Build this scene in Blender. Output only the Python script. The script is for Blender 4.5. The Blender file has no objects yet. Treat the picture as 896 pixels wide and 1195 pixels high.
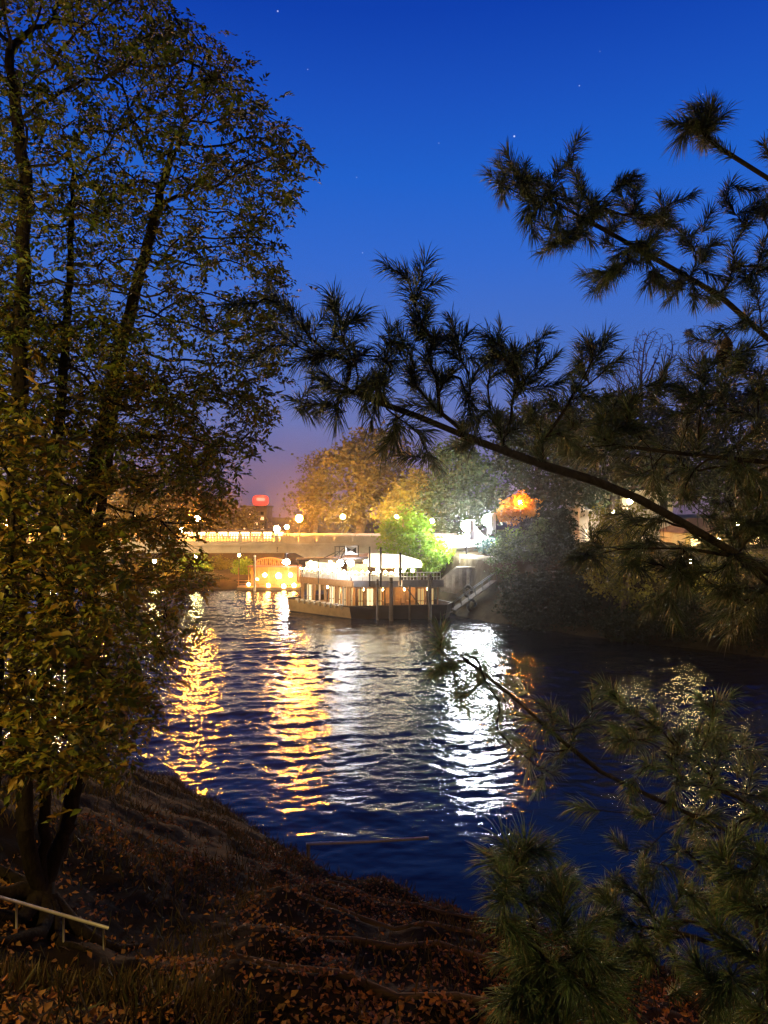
import bpy, math, random
import numpy as np

C = bpy.context.scene.collection
SC = bpy.context.scene
R = math.radians
rng = np.random.default_rng(11)
random.seed(11)

# ------------------------------------------------------------------ camera, sky, exposure
F, CX, CY, HC = 898.0, 448.0, 597.5, 10.0          # focal length / centre in photo pixels, eye height over the water


def P(x, y, Y):
    """photo pixel seen at distance Y -> world point"""
    return np.array([(x - CX) / F * Y, Y, HC - (y - CY) / F * Y])


cam = bpy.data.cameras.new('camera')
cam_o = bpy.data.objects.new('camera', cam)
C.objects.link(cam_o)
cam_o.location = (0, 0, HC)
cam_o.rotation_euler = (R(90), 0, 0)
cam.sensor_fit = 'VERTICAL'
cam.angle = 2 * math.atan(CY / F)
cam.clip_start, cam.clip_end = 0.05, 3000
SC.camera = cam_o

SC.view_settings.view_transform = 'Standard'
SC.view_settings.look = 'None'
SC.view_settings.exposure = 0
SC.view_settings.gamma = 1
try:
    cy = SC.cycles
    cy.use_denoising = True
    cy.max_bounces = 6
    cy.diffuse_bounces = 2
    cy.glossy_bounces = 2
    cy.transmission_bounces = 3
    cy.volume_bounces = 0
    cy.sample_clamp_indirect = 3
    cy.sample_clamp_direct = 0
    cy.caustics_reflective = False
    cy.caustics_refractive = False
    cy.use_light_tree = True
    cy.use_adaptive_sampling = True
except Exception:
    pass

W = bpy.data.worlds.new('World')
SC.world = W
W.use_nodes = True
nt = W.node_tree
nt.nodes.clear()
out = nt.nodes.new('ShaderNodeOutputWorld')
bg = nt.nodes.new('ShaderNodeBackground')
tc = nt.nodes.new('ShaderNodeTexCoord')
sep = nt.nodes.new('ShaderNodeSeparateXYZ')
ramp = nt.nodes.new('ShaderNodeValToRGB')
nt.links.new(tc.outputs['Generated'], sep.inputs[0])
nt.links.new(sep.outputs['Z'], ramp.inputs[0])
cr = ramp.color_ramp
stops = [(0.0, (.13, .09, .165)), (.05, (.145, .12, .255)), (.112, (.125, .170, .445)), (.20, (.066, .165, .56)), (.306, (.031, .142, .62)),
         (.396, (.013, .118, .60)), (.477, (.009, .080, .51)), (.547, (.004, .050, .42)), (1.0, (.002, .018, .17))]
cr.elements[0].position, cr.elements[0].color = stops[0][0], (*stops[0][1], 1)
cr.elements[1].position, cr.elements[1].color = stops[-1][0], (*stops[-1][1], 1)
for p_, c_ in stops[1:-1]:
    e = cr.elements.new(p_)
    e.color = (*c_, 1)
sky = nt.nodes.new('ShaderNodeTexSky')
sky.sky_type = 'NISHITA'
sky.sun_disc = False
sky.sun_elevation = R(-7)
sky.sun_rotation = R(150)
add = nt.nodes.new('ShaderNodeMixRGB')
add.blend_type = 'ADD'
add.inputs[0].default_value = 0.05
nt.links.new(ramp.outputs[0], add.inputs[1])
nt.links.new(sky.outputs[0], add.inputs[2])
last = add.outputs[0]
# the few stars of the dusk sky
for sx, sy, sr, sb in ((324, 13, .0011, .55), (359, 81, .0008, .3), (512, 167, .0008, .28), (600, 159, .0013, .7), (676, 100, .0009, .35),
                       (416, 207, .0008, .3), (423, 295, .0009, .35), (700, 60, .0007, .2), (820, 110, .0008, .3)):
    v = P(sx, sy, 1.0) - np.array([0, 0, HC])
    v /= np.linalg.norm(v)
    ds = nt.nodes.new('ShaderNodeVectorMath')
    ds.operation = 'DISTANCE'
    ds.inputs[1].default_value = v
    nt.links.new(tc.outputs['Generated'], ds.inputs[0])
    mr = nt.nodes.new('ShaderNodeMapRange')
    mr.inputs['From Min'].default_value = sr
    mr.inputs['From Max'].default_value = sr * .3
    mr.inputs['To Min'].default_value = 0
    mr.inputs['To Max'].default_value = sb
    nt.links.new(ds.outputs['Value'], mr.inputs['Value'])
    ad = nt.nodes.new('ShaderNodeMixRGB')
    ad.blend_type = 'ADD'
    ad.inputs[0].default_value = 1
    nt.links.new(last, ad.inputs[1])
    nt.links.new(mr.outputs[0], ad.inputs[2])
    last = ad.outputs[0]
# the eastern half of the dusk sky, behind the photographer, is already dark
em_ = nt.nodes.new('ShaderNodeMapRange')
em_.interpolation_type = 'SMOOTHSTEP'
em_.inputs['From Min'].default_value = -.5
em_.inputs['From Max'].default_value = .55
em_.inputs['To Min'].default_value = .12
em_.inputs['To Max'].default_value = 1.0
nt.links.new(sep.outputs['Y'], em_.inputs['Value'])
mu = nt.nodes.new('ShaderNodeVectorMath')
mu.operation = 'SCALE'
nt.links.new(last, mu.inputs[0])
nt.links.new(em_.outputs[0], mu.inputs['Scale'])
last = mu.outputs[0]
nt.links.new(last, bg.inputs[0])
bg.inputs[1].default_value = 1.0
nt.links.new(bg.outputs[0], out.inputs[0])


def point_light(name, loc, col, power, rad=.2):
    l = bpy.data.lights.new(name, 'POINT')
    l.color = col
    l.energy = power
    l.shadow_soft_size = rad
    o = bpy.data.objects.new(name, l)
    o.location = loc
    C.objects.link(o)
    return o


# the street lamp on the path left of the photographer, just outside the picture
point_light('path_lamp_light', (-6.6, 5.6, 10.6), (1.0, .70, .19), 1900, .25)
point_light('terrace_fill_light', (6.2, 9.0, 7.6), (1.0, .48, .12), 780, .15)  # added light out of view on the right, rakes across the terraces
point_light('pine_fill_light', (4.6, .2, 9.6), (1.0, .74, .26), 380, .2)  # added weak fill from out of view for the lower pines

# ------------------------------------------------------------------ materials
M = {}


def new_mat(name):
    m = bpy.data.materials.new(name)
    m.use_nodes = True
    return m, m.node_tree, m.node_tree.nodes['Principled BSDF']


def simple(name, col, rough=.7, metal=0.0, var=.25, scale=3.0, bump=0.0, stretch=(1, 1, 1)):
    m, t, b = new_mat(name)
    tc_ = t.nodes.new('ShaderNodeTexCoord')
    mp = t.nodes.new('ShaderNodeMapping')
    mp.inputs['Scale'].default_value = stretch
    n = t.nodes.new('ShaderNodeTexNoise')
    n.inputs['Scale'].default_value = scale
    n.inputs['Detail'].default_value = 5
    n.inputs['Roughness'].default_value = .65
    t.links.new(tc_.outputs['Object'], mp.inputs[0])
    t.links.new(mp.outputs[0], n.inputs[0])
    r = t.nodes.new('ShaderNodeValToRGB')
    c0 = [max(0, c * (1 - var)) for c in col]
    c1 = [min(1, c * (1 + var)) for c in col]
    r.color_ramp.elements[0].color = (*c0, 1)
    r.color_ramp.elements[0].position = .3
    r.color_ramp.elements[1].color = (*c1, 1)
    r.color_ramp.elements[1].position = .7
    t.links.new(n.outputs[0], r.inputs[0])
    t.links.new(r.outputs[0], b.inputs['Base Color'])
    b.inputs['Roughness'].default_value = rough
    b.inputs['Metallic'].default_value = metal
    if bump:
        bp = t.nodes.new('ShaderNodeBump')
        bp.inputs['Strength'].default_value = bump
        bp.inputs['Distance'].default_value = .05
        t.links.new(n.outputs[0], bp.inputs['Height'])
        t.links.new(bp.outputs[0], b.inputs['Normal'])
    M[name] = m
    return m


def emit(name, col, strength):
    m, t, b = new_mat(name)
    b.inputs['Base Color'].default_value = (.8, .8, .8, 1)
    b.inputs['Emission Color'].default_value = (*col, 1)
    b.inputs['Emission Strength'].default_value = strength
    M[name] = m
    return m


def leafy(name, cols, trans=.35, rough=.5, spec=.2):
    """leaf material: each leaf picks its own colour"""
    m = bpy.data.materials.new(name)
    m.use_nodes = True
    t = m.node_tree
    b = t.nodes['Principled BSDF']
    o = t.nodes['Material Output']
    g = t.nodes.new('ShaderNodeNewGeometry')
    r = t.nodes.new('ShaderNodeValToRGB')
    n = len(cols)
    r.color_ramp.elements[0].color = (*cols[0], 1)
    r.color_ramp.elements[1].color = (*cols[-1], 1)
    for i in range(1, n - 1):
        e_ = r.color_ramp.elements.new(i / (n - 1))
        e_.color = (*cols[i], 1)
    t.links.new(g.outputs['Random Per Island'], r.inputs[0])
    t.links.new(r.outputs[0], b.inputs['Base Color'])
    b.inputs['Roughness'].default_value = rough
    b.inputs['Specular IOR Level'].default_value = spec
    if trans:
        tr = t.nodes.new('ShaderNodeBsdfTranslucent')
        t.links.new(r.outputs[0], tr.inputs[0])
        mx = t.nodes.new('ShaderNodeMixShader')
        mx.inputs[0].default_value = trans
        t.links.new(b.outputs[0], mx.inputs[1])
        t.links.new(tr.outputs[0], mx.inputs[2])
        t.links.new(mx.outputs[0], o.inputs['Surface'])
    M[name] = m
    return m


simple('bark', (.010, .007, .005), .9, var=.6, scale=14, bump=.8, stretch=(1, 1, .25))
simple('pale_bark', (.12, .09, .06), .9, var=.5, scale=9, bump=.5, stretch=(1, 1, .3))
simple('twig_bark', (.085, .050, .045), .9, var=.3, scale=5)
simple('pine_bark', (.022, .016, .012), .9, var=.5, scale=30, bump=.6)
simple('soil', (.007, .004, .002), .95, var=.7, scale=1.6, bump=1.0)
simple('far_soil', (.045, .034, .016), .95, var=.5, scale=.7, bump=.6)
simple('concrete', (.34, .31, .26), .85, var=.22, scale=.8, bump=.15)
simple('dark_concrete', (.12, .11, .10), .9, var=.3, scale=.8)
simple('stone', (.32, .30, .28), .9, var=.45, scale=1.3, bump=.6)
simple('white_paint', (.75, .74, .70), .5, var=.08, scale=2)
simple('cream_plaster', (.62, .55, .45), .85, var=.12, scale=.6)
simple('ochre_plaster', (.50, .36, .16), .85, var=.2, scale=.6)
simple('grey_plaster', (.20, .17, .16), .85, var=.25, scale=.4)
simple('dark_metal', (.03, .03, .032), .45, .6, var=.3, scale=6)
simple('galvanised', (.34, .31, .28), .5, .3, var=.2, scale=8)
simple('black_hull', (.006, .006, .009), .55, var=.4, scale=1.5, bump=.1)
simple('beige_hull', (.30, .21, .11), .6, var=.25, scale=1.2, bump=.15)
simple('wood', (.32, .17, .07), .6, var=.35, scale=5, stretch=(4, 4, .6))
simple('dark_wood', (.055, .036, .022), .8, var=.45, scale=6, stretch=(3, 3, .5), bump=.4)
simple('canvas', (.80, .77, .68), .8, var=.06, scale=3)
simple('dark_canvas', (.07, .05, .045), .8, var=.3, scale=3)
simple('grey_panel', (.20, .19, .20), .6, var=.2, scale=2)
simple('roof_tile', (.16, .07, .045), .8, var=.35, scale=4)
simple('window_dark', (.02, .022, .03), .1, var=.1)
simple('cone_scale', (.05, .03, .018), .8, var=.5, scale=60)
simple('rubber', (.012, .012, .012), .8, var=.2)
simple('rope', (.55, .48, .36), .9, var=.2, scale=20)
simple('logs', (.05, .032, .018), .9, var=.5, scale=5, bump=.7, stretch=(.3, 2, 2))
simple('banner_red', (.45, .05, .03), .6, var=.1)

for q_ in ('soil', 'far_soil', 'logs', 'bark', 'pine_bark'):
    M[q_].node_tree.nodes['Principled BSDF'].inputs['Specular IOR Level'].default_value = .08
t_ = M['canvas'].node_tree
b_ = t_.nodes['Principled BSDF']
tr_ = t_.nodes.new('ShaderNodeBsdfTranslucent')
tr_.inputs[0].default_value = (.80, .76, .64, 1)
mx_ = t_.nodes.new('ShaderNodeMixShader')
mx_.inputs[0].default_value = .5
t_.links.new(b_.outputs[0], mx_.inputs[1])
t_.links.new(tr_.outputs[0], mx_.inputs[2])
t_.links.new(mx_.outputs[0], t_.nodes['Material Output'].inputs['Surface'])
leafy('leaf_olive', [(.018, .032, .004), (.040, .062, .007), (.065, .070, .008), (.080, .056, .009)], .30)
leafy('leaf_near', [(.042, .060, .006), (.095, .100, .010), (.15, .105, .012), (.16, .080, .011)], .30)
leafy('leaf_brown', [(.11, .085, .02), (.18, .15, .035), (.14, .13, .03), (.08, .065, .02)], .3)
leafy('leaf_lime', [(.12, .24, .015), (.20, .36, .02), (.16, .30, .02), (.26, .36, .03)], .4)
leafy('leaf_green', [(.035, .07, .02), (.06, .11, .03), (.09, .13, .035), (.045, .08, .022)], .3)
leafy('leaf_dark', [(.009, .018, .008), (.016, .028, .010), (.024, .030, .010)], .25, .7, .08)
leafy('leaf_orange', [(.42, .20, .02), (.50, .24, .02), (.36, .15, .02)], .4)
leafy('leaf_yellow', [(.20, .20, .03), (.28, .25, .04), (.16, .17, .03)], .35)
leafy('leaf_blue', [(.04, .09, .08), (.06, .12, .10), (.05, .10, .07)], .2)
leafy('needles', [(.018, .034, .010), (.030, .050, .014), (.045, .055, .016), (.060, .045, .014)], .12, .45, .3)
leafy('needles_pale', [(.045, .085, .022), (.06, .105, .03), (.08, .10, .03), (.09, .065, .02)], .12, .45, .3)
leafy('litter', [(.05, .022, .008), (.15, .055, .013), (.24, .085, .017), (.09, .045, .015), (.28, .13, .035)], .15, .7)
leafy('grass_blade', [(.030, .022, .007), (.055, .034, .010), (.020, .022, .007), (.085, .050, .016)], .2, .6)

emit('sodium', (1.0, .31, .022), 3800)
emit('sodium_pale', (1.0, .60, .17), 3000)
emit('embankment_lamp', (1.0, .68, .30), 2600)
emit('sodium_soft', (1.0, .55, .15), 60)
emit('warm_globe', (1.0, .66, .26), 120)
emit('orange_globe', (1.0, .52, .12), 140)
emit('flood_white', (.92, .97, 1.0), 900)
emit('boat_flood', (.95, .96, 1.0), 190)
emit('white_globe', (.95, .95, 1.0), 220)
emit('warm_bulb', (1.0, .80, .46), 70)
emit('cabin_lamp', (1.0, .66, .26), 150)
emit('deck_lamp', (1.0, .88, .62), 260)
emit('window_lit', (1.0, .72, .38), 1.6)
emit('window_warm', (1.0, .60, .22), 3.5)
emit('shop_glow', (1.0, .82, .48), 5)
emit('pane_bright', (1.0, .80, .42), 1.5)
emit('pane_warm', (1.0, .60, .18), .6)
emit('sign_red', (1.0, .012, .02), .75)
emit('sign_pale', (1.0, .55, .38), 1.2)
emit('yellow_lamp', (1.0, .75, .30), 600)
emit('garden_glow', (1.0, .80, .28), 420)
emit('pale_lamp', (1.0, .86, .70), 900)


# ------------------------------------------------------------------ mesh helpers
ORG = {}


def org(o):
    return ORG.get(o.name, np.zeros(3)) if o is not None else np.zeros(3)


def tag(o, label=None, cat=None, group=None, kind=None):
    if label:
        o['label'] = label
    if cat:
        o['category'] = cat
    if group:
        o['group'] = group
    if kind:
        o['kind'] = kind
    return o


def thing(name, label, cat, loc=(0, 0, 0), group=None):
    o = bpy.data.objects.new(name, None)
    o.empty_display_size = .2
    C.objects.link(o)
    o.location = loc
    ORG[o.name] = np.array(loc, float)
    return tag(o, label, cat, group)


def link_mesh(name, me, mat, parent=None):
    o = bpy.data.objects.new(name, me)
    C.objects.link(o)
    if mat is not None:
        me.materials.append(M[mat] if isinstance(mat, str) else mat)
    if parent is not None:
        o.parent = parent
    ORG[o.name] = org(parent)
    return o


def mesh_np(name, V, Fc, mat, parent=None, smooth=False):
    V = np.asarray(V, np.float32) - org(parent).astype(np.float32)
    Fc = np.asarray(Fc, np.int32)
    k = Fc.shape[1]
    me = bpy.data.meshes.new(name)
    me.vertices.add(len(V))
    me.vertices.foreach_set('co', V.ravel())
    me.loops.add(Fc.size)
    me.loops.foreach_set('vertex_index', Fc.ravel())
    me.polygons.add(len(Fc))
    me.polygons.foreach_set('loop_start', np.arange(0, Fc.size, k, dtype=np.int32))
    me.polygons.foreach_set('loop_total', np.full(len(Fc), k, np.int32))
    if smooth:
        me.polygons.foreach_set('use_smooth', np.ones(len(Fc), bool))
    me.update(calc_edges=True)
    me.validate()
    return link_mesh(name, me, mat, parent)


class MB:
    def __init__(s):
        s.v, s.f = [], []

    def box(s, c, size, rz=0.0, tilt=0.0):
        x, y, z = [d / 2 for d in size]
        n = len(s.v)
        ca, sa = math.cos(rz), math.sin(rz)
        for dx, dy, dz in ((-x, -y, -z), (x, -y, -z), (x, y, -z), (-x, y, -z), (-x, -y, z), (x, -y, z), (x, y, z), (-x, y, z)):
            s.v.append((c[0] + dx * ca - dy * sa, c[1] + dx * sa + dy * ca, c[2] + dz))
        s.f += [(n, n + 3, n + 2, n + 1), (n + 4, n + 5, n + 6, n + 7), (n, n + 1, n + 5, n + 4), (n + 1, n + 2, n + 6, n + 5), (n + 2, n + 3, n + 7, n + 6), (n + 3, n, n + 4, n + 7)]
        return s

    def bar(s, a, b, w, h=None):
        """a rectangular bar from a to b"""
        a, b = np.array(a, float), np.array(b, float)
        h = h or w
        d = b - a
        d /= np.linalg.norm(d)
        up = np.array([0, 0, 1.0]) if abs(d[2]) < .95 else np.array([0, 1.0, 0])
        sx = np.cross(d, up)
        sx /= np.linalg.norm(sx)
        su = np.cross(sx, d)
        n = len(s.v)
        for e in (a, b):
            for i, j in ((-1, -1), (1, -1), (1, 1), (-1, 1)):
                s.v.append(tuple(e + sx * i * w / 2 + su * j * h / 2))
        s.f += [(n, n + 1, n + 2, n + 3), (n + 7, n + 6, n + 5, n + 4)]
        for i in range(4):
            j = (i + 1) % 4
            s.f.append((n + i, n + 4 + i, n + 4 + j, n + j))
        return s

    def tube(s, pts, r, k=8):
        pts = [np.array(p, float) for p in pts]
        rs = r if hasattr(r, '__len__') else [r] * len(pts)
        n0 = len(s.v)
        for i, p in enumerate(pts):
            d = pts[min(i + 1, len(pts) - 1)] - pts[max(i - 1, 0)]
            d /= np.linalg.norm(d)
            up = np.array([0, 0, 1.0]) if abs(d[2]) < .9 else np.array([0, 1.0, 0])
            a = np.cross(d, up)
            a /= np.linalg.norm(a)
            b = np.cross(d, a)
            for j in range(k):
                t = 2 * math.pi * j / k
                s.v.append(tuple(p + (a * math.cos(t) + b * math.sin(t)) * rs[i]))
        for i in range(len(pts) - 1):
            for j in range(k):
                q = (j + 1) % k
                s.f.append((n0 + i * k + j, n0 + i * k + q, n0 + (i + 1) * k + q, n0 + (i + 1) * k + j))
        s.f.append(tuple(n0 + j for j in range(k)))
        s.f.append(tuple(n0 + (len(pts) - 1) * k + j for j in reversed(range(k))))
        return s

    def ball(s, c, r, u=10, v=6, sq=(1, 1, 1)):
        n0 = len(s.v)
        s.v.append((c[0], c[1], c[2] + r * sq[2]))
        for i in range(1, v):
            a = math.pi * i / v
            for j in range(u):
                t = 2 * math.pi * j / u
                s.v.append((c[0] + r * sq[0] * math.sin(a) * math.cos(t), c[1] + r * sq[1] * math.sin(a) * math.sin(t), c[2] + r * sq[2] * math.cos(a)))
        s.v.append((c[0], c[1], c[2] - r * sq[2]))
        e = len(s.v) - 1
        for j in range(u):
            q = (j + 1) % u
            s.f.append((n0, n0 + 1 + j, n0 + 1 + q))
            s.f.append((e, n0 + 1 + (v - 2) * u + q, n0 + 1 + (v - 2) * u + j))
            for i in range(v - 2):
                s.f.append((n0 + 1 + i * u + j, n0 + 1 + (i + 1) * u + j, n0 + 1 + (i + 1) * u + q, n0 + 1 + i * u + q))
        return s

    def prism(s, poly, z0, z1):
        """poly: plan outline, counter-clockwise; z1 may be a list"""
        n = len(s.v)
        k = len(poly)
        z0s = z0 if hasattr(z0, '__len__') else [z0] * k
        z1s = z1 if hasattr(z1, '__len__') else [z1] * k
        s.v += [(p[0], p[1], z) for p, z in zip(poly, z0s)]
        s.v += [(p[0], p[1], z) for p, z in zip(poly, z1s)]
        s.f += [tuple(n + i for i in reversed(range(k))), tuple(n + k + i for i in range(k))]
        for i in range(k):
            j = (i + 1) % k
            s.f.append((n + i, n + j, n + k + j, n + k + i))
        return s

    def poly(s, pts):
        n = len(s.v)
        s.v += [tuple(p) for p in pts]
        s.f.append(tuple(range(n, n + len(pts))))
        return s

    def slab(s, pts, thick):
        """a flat polygon given thickness along its normal (away from the viewer side)"""
        pts = [np.array(p, float) for p in pts]
        nn = np.cross(pts[1] - pts[0], pts[2] - pts[0])
        nn /= np.linalg.norm(nn)
        n = len(s.v)
        k = len(pts)
        s.v += [tuple(p) for p in pts] + [tuple(p - nn * thick) for p in pts]
        s.f += [tuple(range(n, n + k)), tuple(n + k + i for i in reversed(range(k)))]
        for i in range(k):
            j = (i + 1) % k
            s.f.append((n + j, n + i, n + k + i, n + k + j))
        return s

    def build(s, name, mat, parent=None, smooth=False):
        me = bpy.data.meshes.new(name)
        o3 = org(parent)
        me.from_pydata([(v[0] - o3[0], v[1] - o3[1], v[2] - o3[2]) for v in s.v], [], s.f)
        me.validate()
        if smooth:
            for p in me.polygons:
                p.use_smooth = True
        return link_mesh(name, me, mat, parent)


def dup(root, delta, label=None):
    """copy a thing with its parts and sub-parts, moved by delta"""
    r = root.copy()
    C.objects.link(r)
    r.location = np.array(root.location) + np.array(delta)
    if label:
        r['label'] = label
    for ch in list(root.children):
        c = ch.copy()
        C.objects.link(c)
        c.parent = r
        for g in list(ch.children):
            d = g.copy()
            C.objects.link(d)
            d.parent = c
    return r


def unit(v):
    return v / np.maximum(np.linalg.norm(v, axis=-1, keepdims=True), 1e-9)


def vnoise(x, y, seed=0):
    """smooth value noise, -1..1"""
    r = np.random.default_rng(seed)
    T = r.uniform(-1, 1, (64, 64))
    xi, yi = np.floor(x).astype(int), np.floor(y).astype(int)
    fx, fy = x - xi, y - yi
    fx, fy = fx * fx * (3 - 2 * fx), fy * fy * (3 - 2 * fy)
    a, b = T[xi % 64, yi % 64], T[(xi + 1) % 64, yi % 64]
    c, d = T[xi % 64, (yi + 1) % 64], T[(xi + 1) % 64, (yi + 1) % 64]
    return (a * (1 - fx) + b * fx) * (1 - fy) + (c * (1 - fx) + d * fx) * fy


def grid_mesh(name, xs, ys, zf, mat, smooth=True):
    X, Y = np.meshgrid(xs, ys)
    Z = zf(X, Y)
    V = np.stack([X, Y, Z], -1).reshape(-1, 3)
    nx, ny = len(xs), len(ys)
    i = np.arange(nx - 1)[None, :] + np.arange(ny - 1)[:, None] * nx
    Fq = np.stack([i, i + 1, i + 1 + nx, i + nx], -1).reshape(-1, 4)
    return mesh_np(name, V, Fq, mat, None, smooth)


# ------------------------------------------------------------------ terrain
NSX = np.array([-80, -40, -20, -12, -9.5, -7.4, -4.1, -2.5, -1.3, 0, 1.6, 2.7, 5, 9, 20, 60.])
NSY = np.array([75, 52, 36, 30.2, 28.9, 28.0, 24.0, 22.2, 20.3, 19.6, 19.0, 18.2, 16.8, 15, 12, 6.])


def near_z(X, Y):
    d = np.interp(X, NSX, NSY) - Y
    d = d + .35 * vnoise(X * .9 + 3, Y * .9, 5)
    z = np.where(d < 0, d * .9, np.where(d < .6, d * .75, .45 + (d - .6) * .362))
    z = np.where(z > 6.2, 6.2 + (z - 6.2) * .25, z)
    bumps = .10 * vnoise(X * 1.3, Y * 1.3, 1) + .05 * vnoise(X * 3.1, Y * 3.1, 2) + .025 * vnoise(X * 8, Y * 8, 3)
    # earth terraces held by logs, right of the dark hollow
    m = np.clip((X + 2.6) / .7, 0, 1) * np.clip((7.5 - X) / 1.5, 0, 1) * np.clip(d / 1.2, 0, 1)
    per = 2.45
    ph = ((Y + .16 * X + .25 * vnoise(X * .7, Y * .2, 8)) - 7.0) / per
    fr = ph - np.floor(ph)
    saw = np.where(fr < .9, fr - .45, (1 - fr) * 9 * .5 - 0.0)
    z = z + m * .78 * saw
    # the hollow beside the big trunk
    z = z - .45 * np.exp(-((X + 2.9) ** 2 / 1.2 + (Y - 12.5) ** 2 / 9)) - 1.0 * np.exp(-((X + 4.2) ** 2 / 4 + (Y - 9.6) ** 2 / 9))
    return z + np.where(d > .1, bumps, bumps * .3)


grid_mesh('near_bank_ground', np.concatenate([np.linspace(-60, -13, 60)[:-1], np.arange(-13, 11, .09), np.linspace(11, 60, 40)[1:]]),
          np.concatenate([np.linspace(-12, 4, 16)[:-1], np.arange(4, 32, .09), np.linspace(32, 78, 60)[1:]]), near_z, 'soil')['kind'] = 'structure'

RSX = np.array([-200, -12, -3, 1, 5, 6.6, 7.2, 8.8, 14, 17, 26.5, 45, 70, 200.])
RSY = np.array([102, 99.5, 98, 92, 82, 77, 74.5, 71.2, 65, 61, 53, 40, 28, -10.])


def far_z(X, Y):
    d = Y - np.interp(X, RSX, RSY)
    zr = np.interp(d, [-30, 0, 1, 5.5, 6, 7, 12, 60, 400], [-6, 0, .6, 2.4, 2.7, 5.0, 5.5, 7, 9])
    zl = np.interp(d, [-30, 0, 1, 3, 30, 100, 400], [-6, 0, .5, 1.0, 2.2, 4.5, 9])
    t = np.clip((X + 1) / 6, 0, 1)
    z = zr * t + zl * (1 - t)
    return z + np.where(d > 0, .18 * vnoise(X * .5, Y * .5, 21) + .1 * vnoise(X * 1.4, Y * 1.4, 22), 0)


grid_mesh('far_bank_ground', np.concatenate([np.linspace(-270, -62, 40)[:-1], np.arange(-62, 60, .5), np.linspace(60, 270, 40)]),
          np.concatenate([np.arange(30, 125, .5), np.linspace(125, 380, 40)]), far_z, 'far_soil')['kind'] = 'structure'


# ------------------------------------------------------------------ river
def water_z(X, Y):
    r = np.random.default_rng(4)
    Z = np.zeros_like(X)
    mod = np.interp(Y, [12, 22, 27, 33, 60, 105], [.22, .28, .55, 1.0, 1.05, .8])
    patch = np.clip(1 + .75 * vnoise(X * .10 + 9, Y * .17, 31) + .45 * vnoise(X * .27, Y * .5, 32), .12, 2.2)
    for i in range(64):
        lam = math.exp(r.uniform(math.log(.32), math.log(3.2)))
        th = math.pi / 2 + r.normal(0, .85 if lam < 1 else .55)
        k = 2 * math.pi / lam
        a = (.0039 if lam < 1 else .0027) * lam ** .8
        Z += a * np.sin(k * (X * math.cos(th) + Y * math.sin(th)) + r.uniform(0, 6.28) + .8 * vnoise(X * .15, Y * .15, 40 + i))
    # the wake fanning out in front of the boat
    w = np.exp(-((Y - 37 - .22 * X) / 5.0) ** 2) * np.exp(-((X + 6) / 9.0) ** 2)
    Z2 = .022 * np.sin(2 * math.pi / 1.5 * (Y - .25 * X + .012 * X * X))
    return Z * mod * patch + w * Z2


ys = [11.0]
while ys[-1] < 104:
    ys.append(ys[-1] + .035 + .0017 * ys[-1])
wm = grid_mesh('river_water', np.concatenate([np.linspace(-75, -38, 120)[:-1], np.arange(-38, 34, .095), np.linspace(34, 75, 120)]), np.array(ys), water_z, None)
wm['kind'] = 'structure'
m, t, b = new_mat('river')
b.inputs['Base Color'].default_value = (.004, .007, .014, 1)
b.inputs['Roughness'].default_value = .035
b.inputs['IOR'].default_value = 1.24
g = t.nodes.new('ShaderNodeNewGeometry')
mp = t.nodes.new('ShaderNodeMapping')
mp.inputs['Scale'].default_value = (1.0, 1.9, 1)
n1 = t.nodes.new('ShaderNodeTexNoise')
n1.inputs['Scale'].default_value = 4.6
n1.inputs['Detail'].default_value = 3
n1.inputs['Roughness'].default_value = .62
n1.inputs['Distortion'].default_value = .4
bp = t.nodes.new('ShaderNodeBump')
bp.inputs['Distance'].default_value = .05
# fewer fine ripples in the sheltered water by the near shore
sp = t.nodes.new('ShaderNodeSeparateXYZ')
mr = t.nodes.new('ShaderNodeMapRange')
mr.inputs['From Min'].default_value = 20
mr.inputs['From Max'].default_value = 36
mr.inputs['To Min'].default_value = .08
mr.inputs['To Max'].default_value = .46
t.links.new(g.outputs['Position'], mp.inputs[0])
t.links.new(g.outputs['Position'], sp.inputs[0])
t.links.new(sp.outputs['Y'], mr.inputs['Value'])
t.links.new(mr.outputs[0], bp.inputs['Strength'])
t.links.new(mp.outputs[0], n1.inputs[0])
t.links.new(n1.outputs[0], bp.inputs['Height'])
t.links.new(bp.outputs[0], b.inputs['Normal'])
wm.data.materials.append(m)


# ------------------------------------------------------------------ trees
def colonize(seed, attr, step, kill, maxit=140, jit=.25, lift=0.0, r=rng, spar=None):
    """grow a branch skeleton from the seed chain towards the attractor points"""
    pos = [np.array(p, float) for p in seed]
    par = list(spar) if spar else [-1] + list(range(len(seed) - 1))
    A = np.array(attr, float)
    PN = np.array(pos)
    D = np.linalg.norm(A[:, None] - PN[None], axis=2)
    ni, nd = D.argmin(1), D.min(1)
    alive = np.ones(len(A), bool)
    reach = np.full(len(A), -1)
    for it in range(maxit):
        hit = alive & (nd < kill)
        reach[hit] = ni[hit]
        alive &= ~hit
        if not alive.any():
            break
        idx = np.where(alive)[0]
        PN = np.array(pos)
        acc = {}
        dirs = unit(A[idx] - PN[ni[idx]])
        un, inv = np.unique(ni[idx], return_inverse=True)
        sd = np.zeros((len(un), 3))
        np.add.at(sd, inv, dirs)
        sd = unit(unit(sd) + r.normal(0, jit, sd.shape) + np.array([0, 0, lift]))
        new = PN[un] + sd * step
        base = len(pos)
        for q, u in zip(new, un):
            pos.append(q)
            par.append(int(u))
        Dn = np.linalg.norm(A[:, None] - new[None], axis=2)
        mi, mdn = Dn.argmin(1), Dn.min(1)
        better = mdn < nd
        ni = np.where(better, mi + base, ni)
        nd = np.where(better, mdn, nd)
    reach = np.where(reach < 0, ni, reach)
    return np.array(pos), np.array(par), reach


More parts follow.
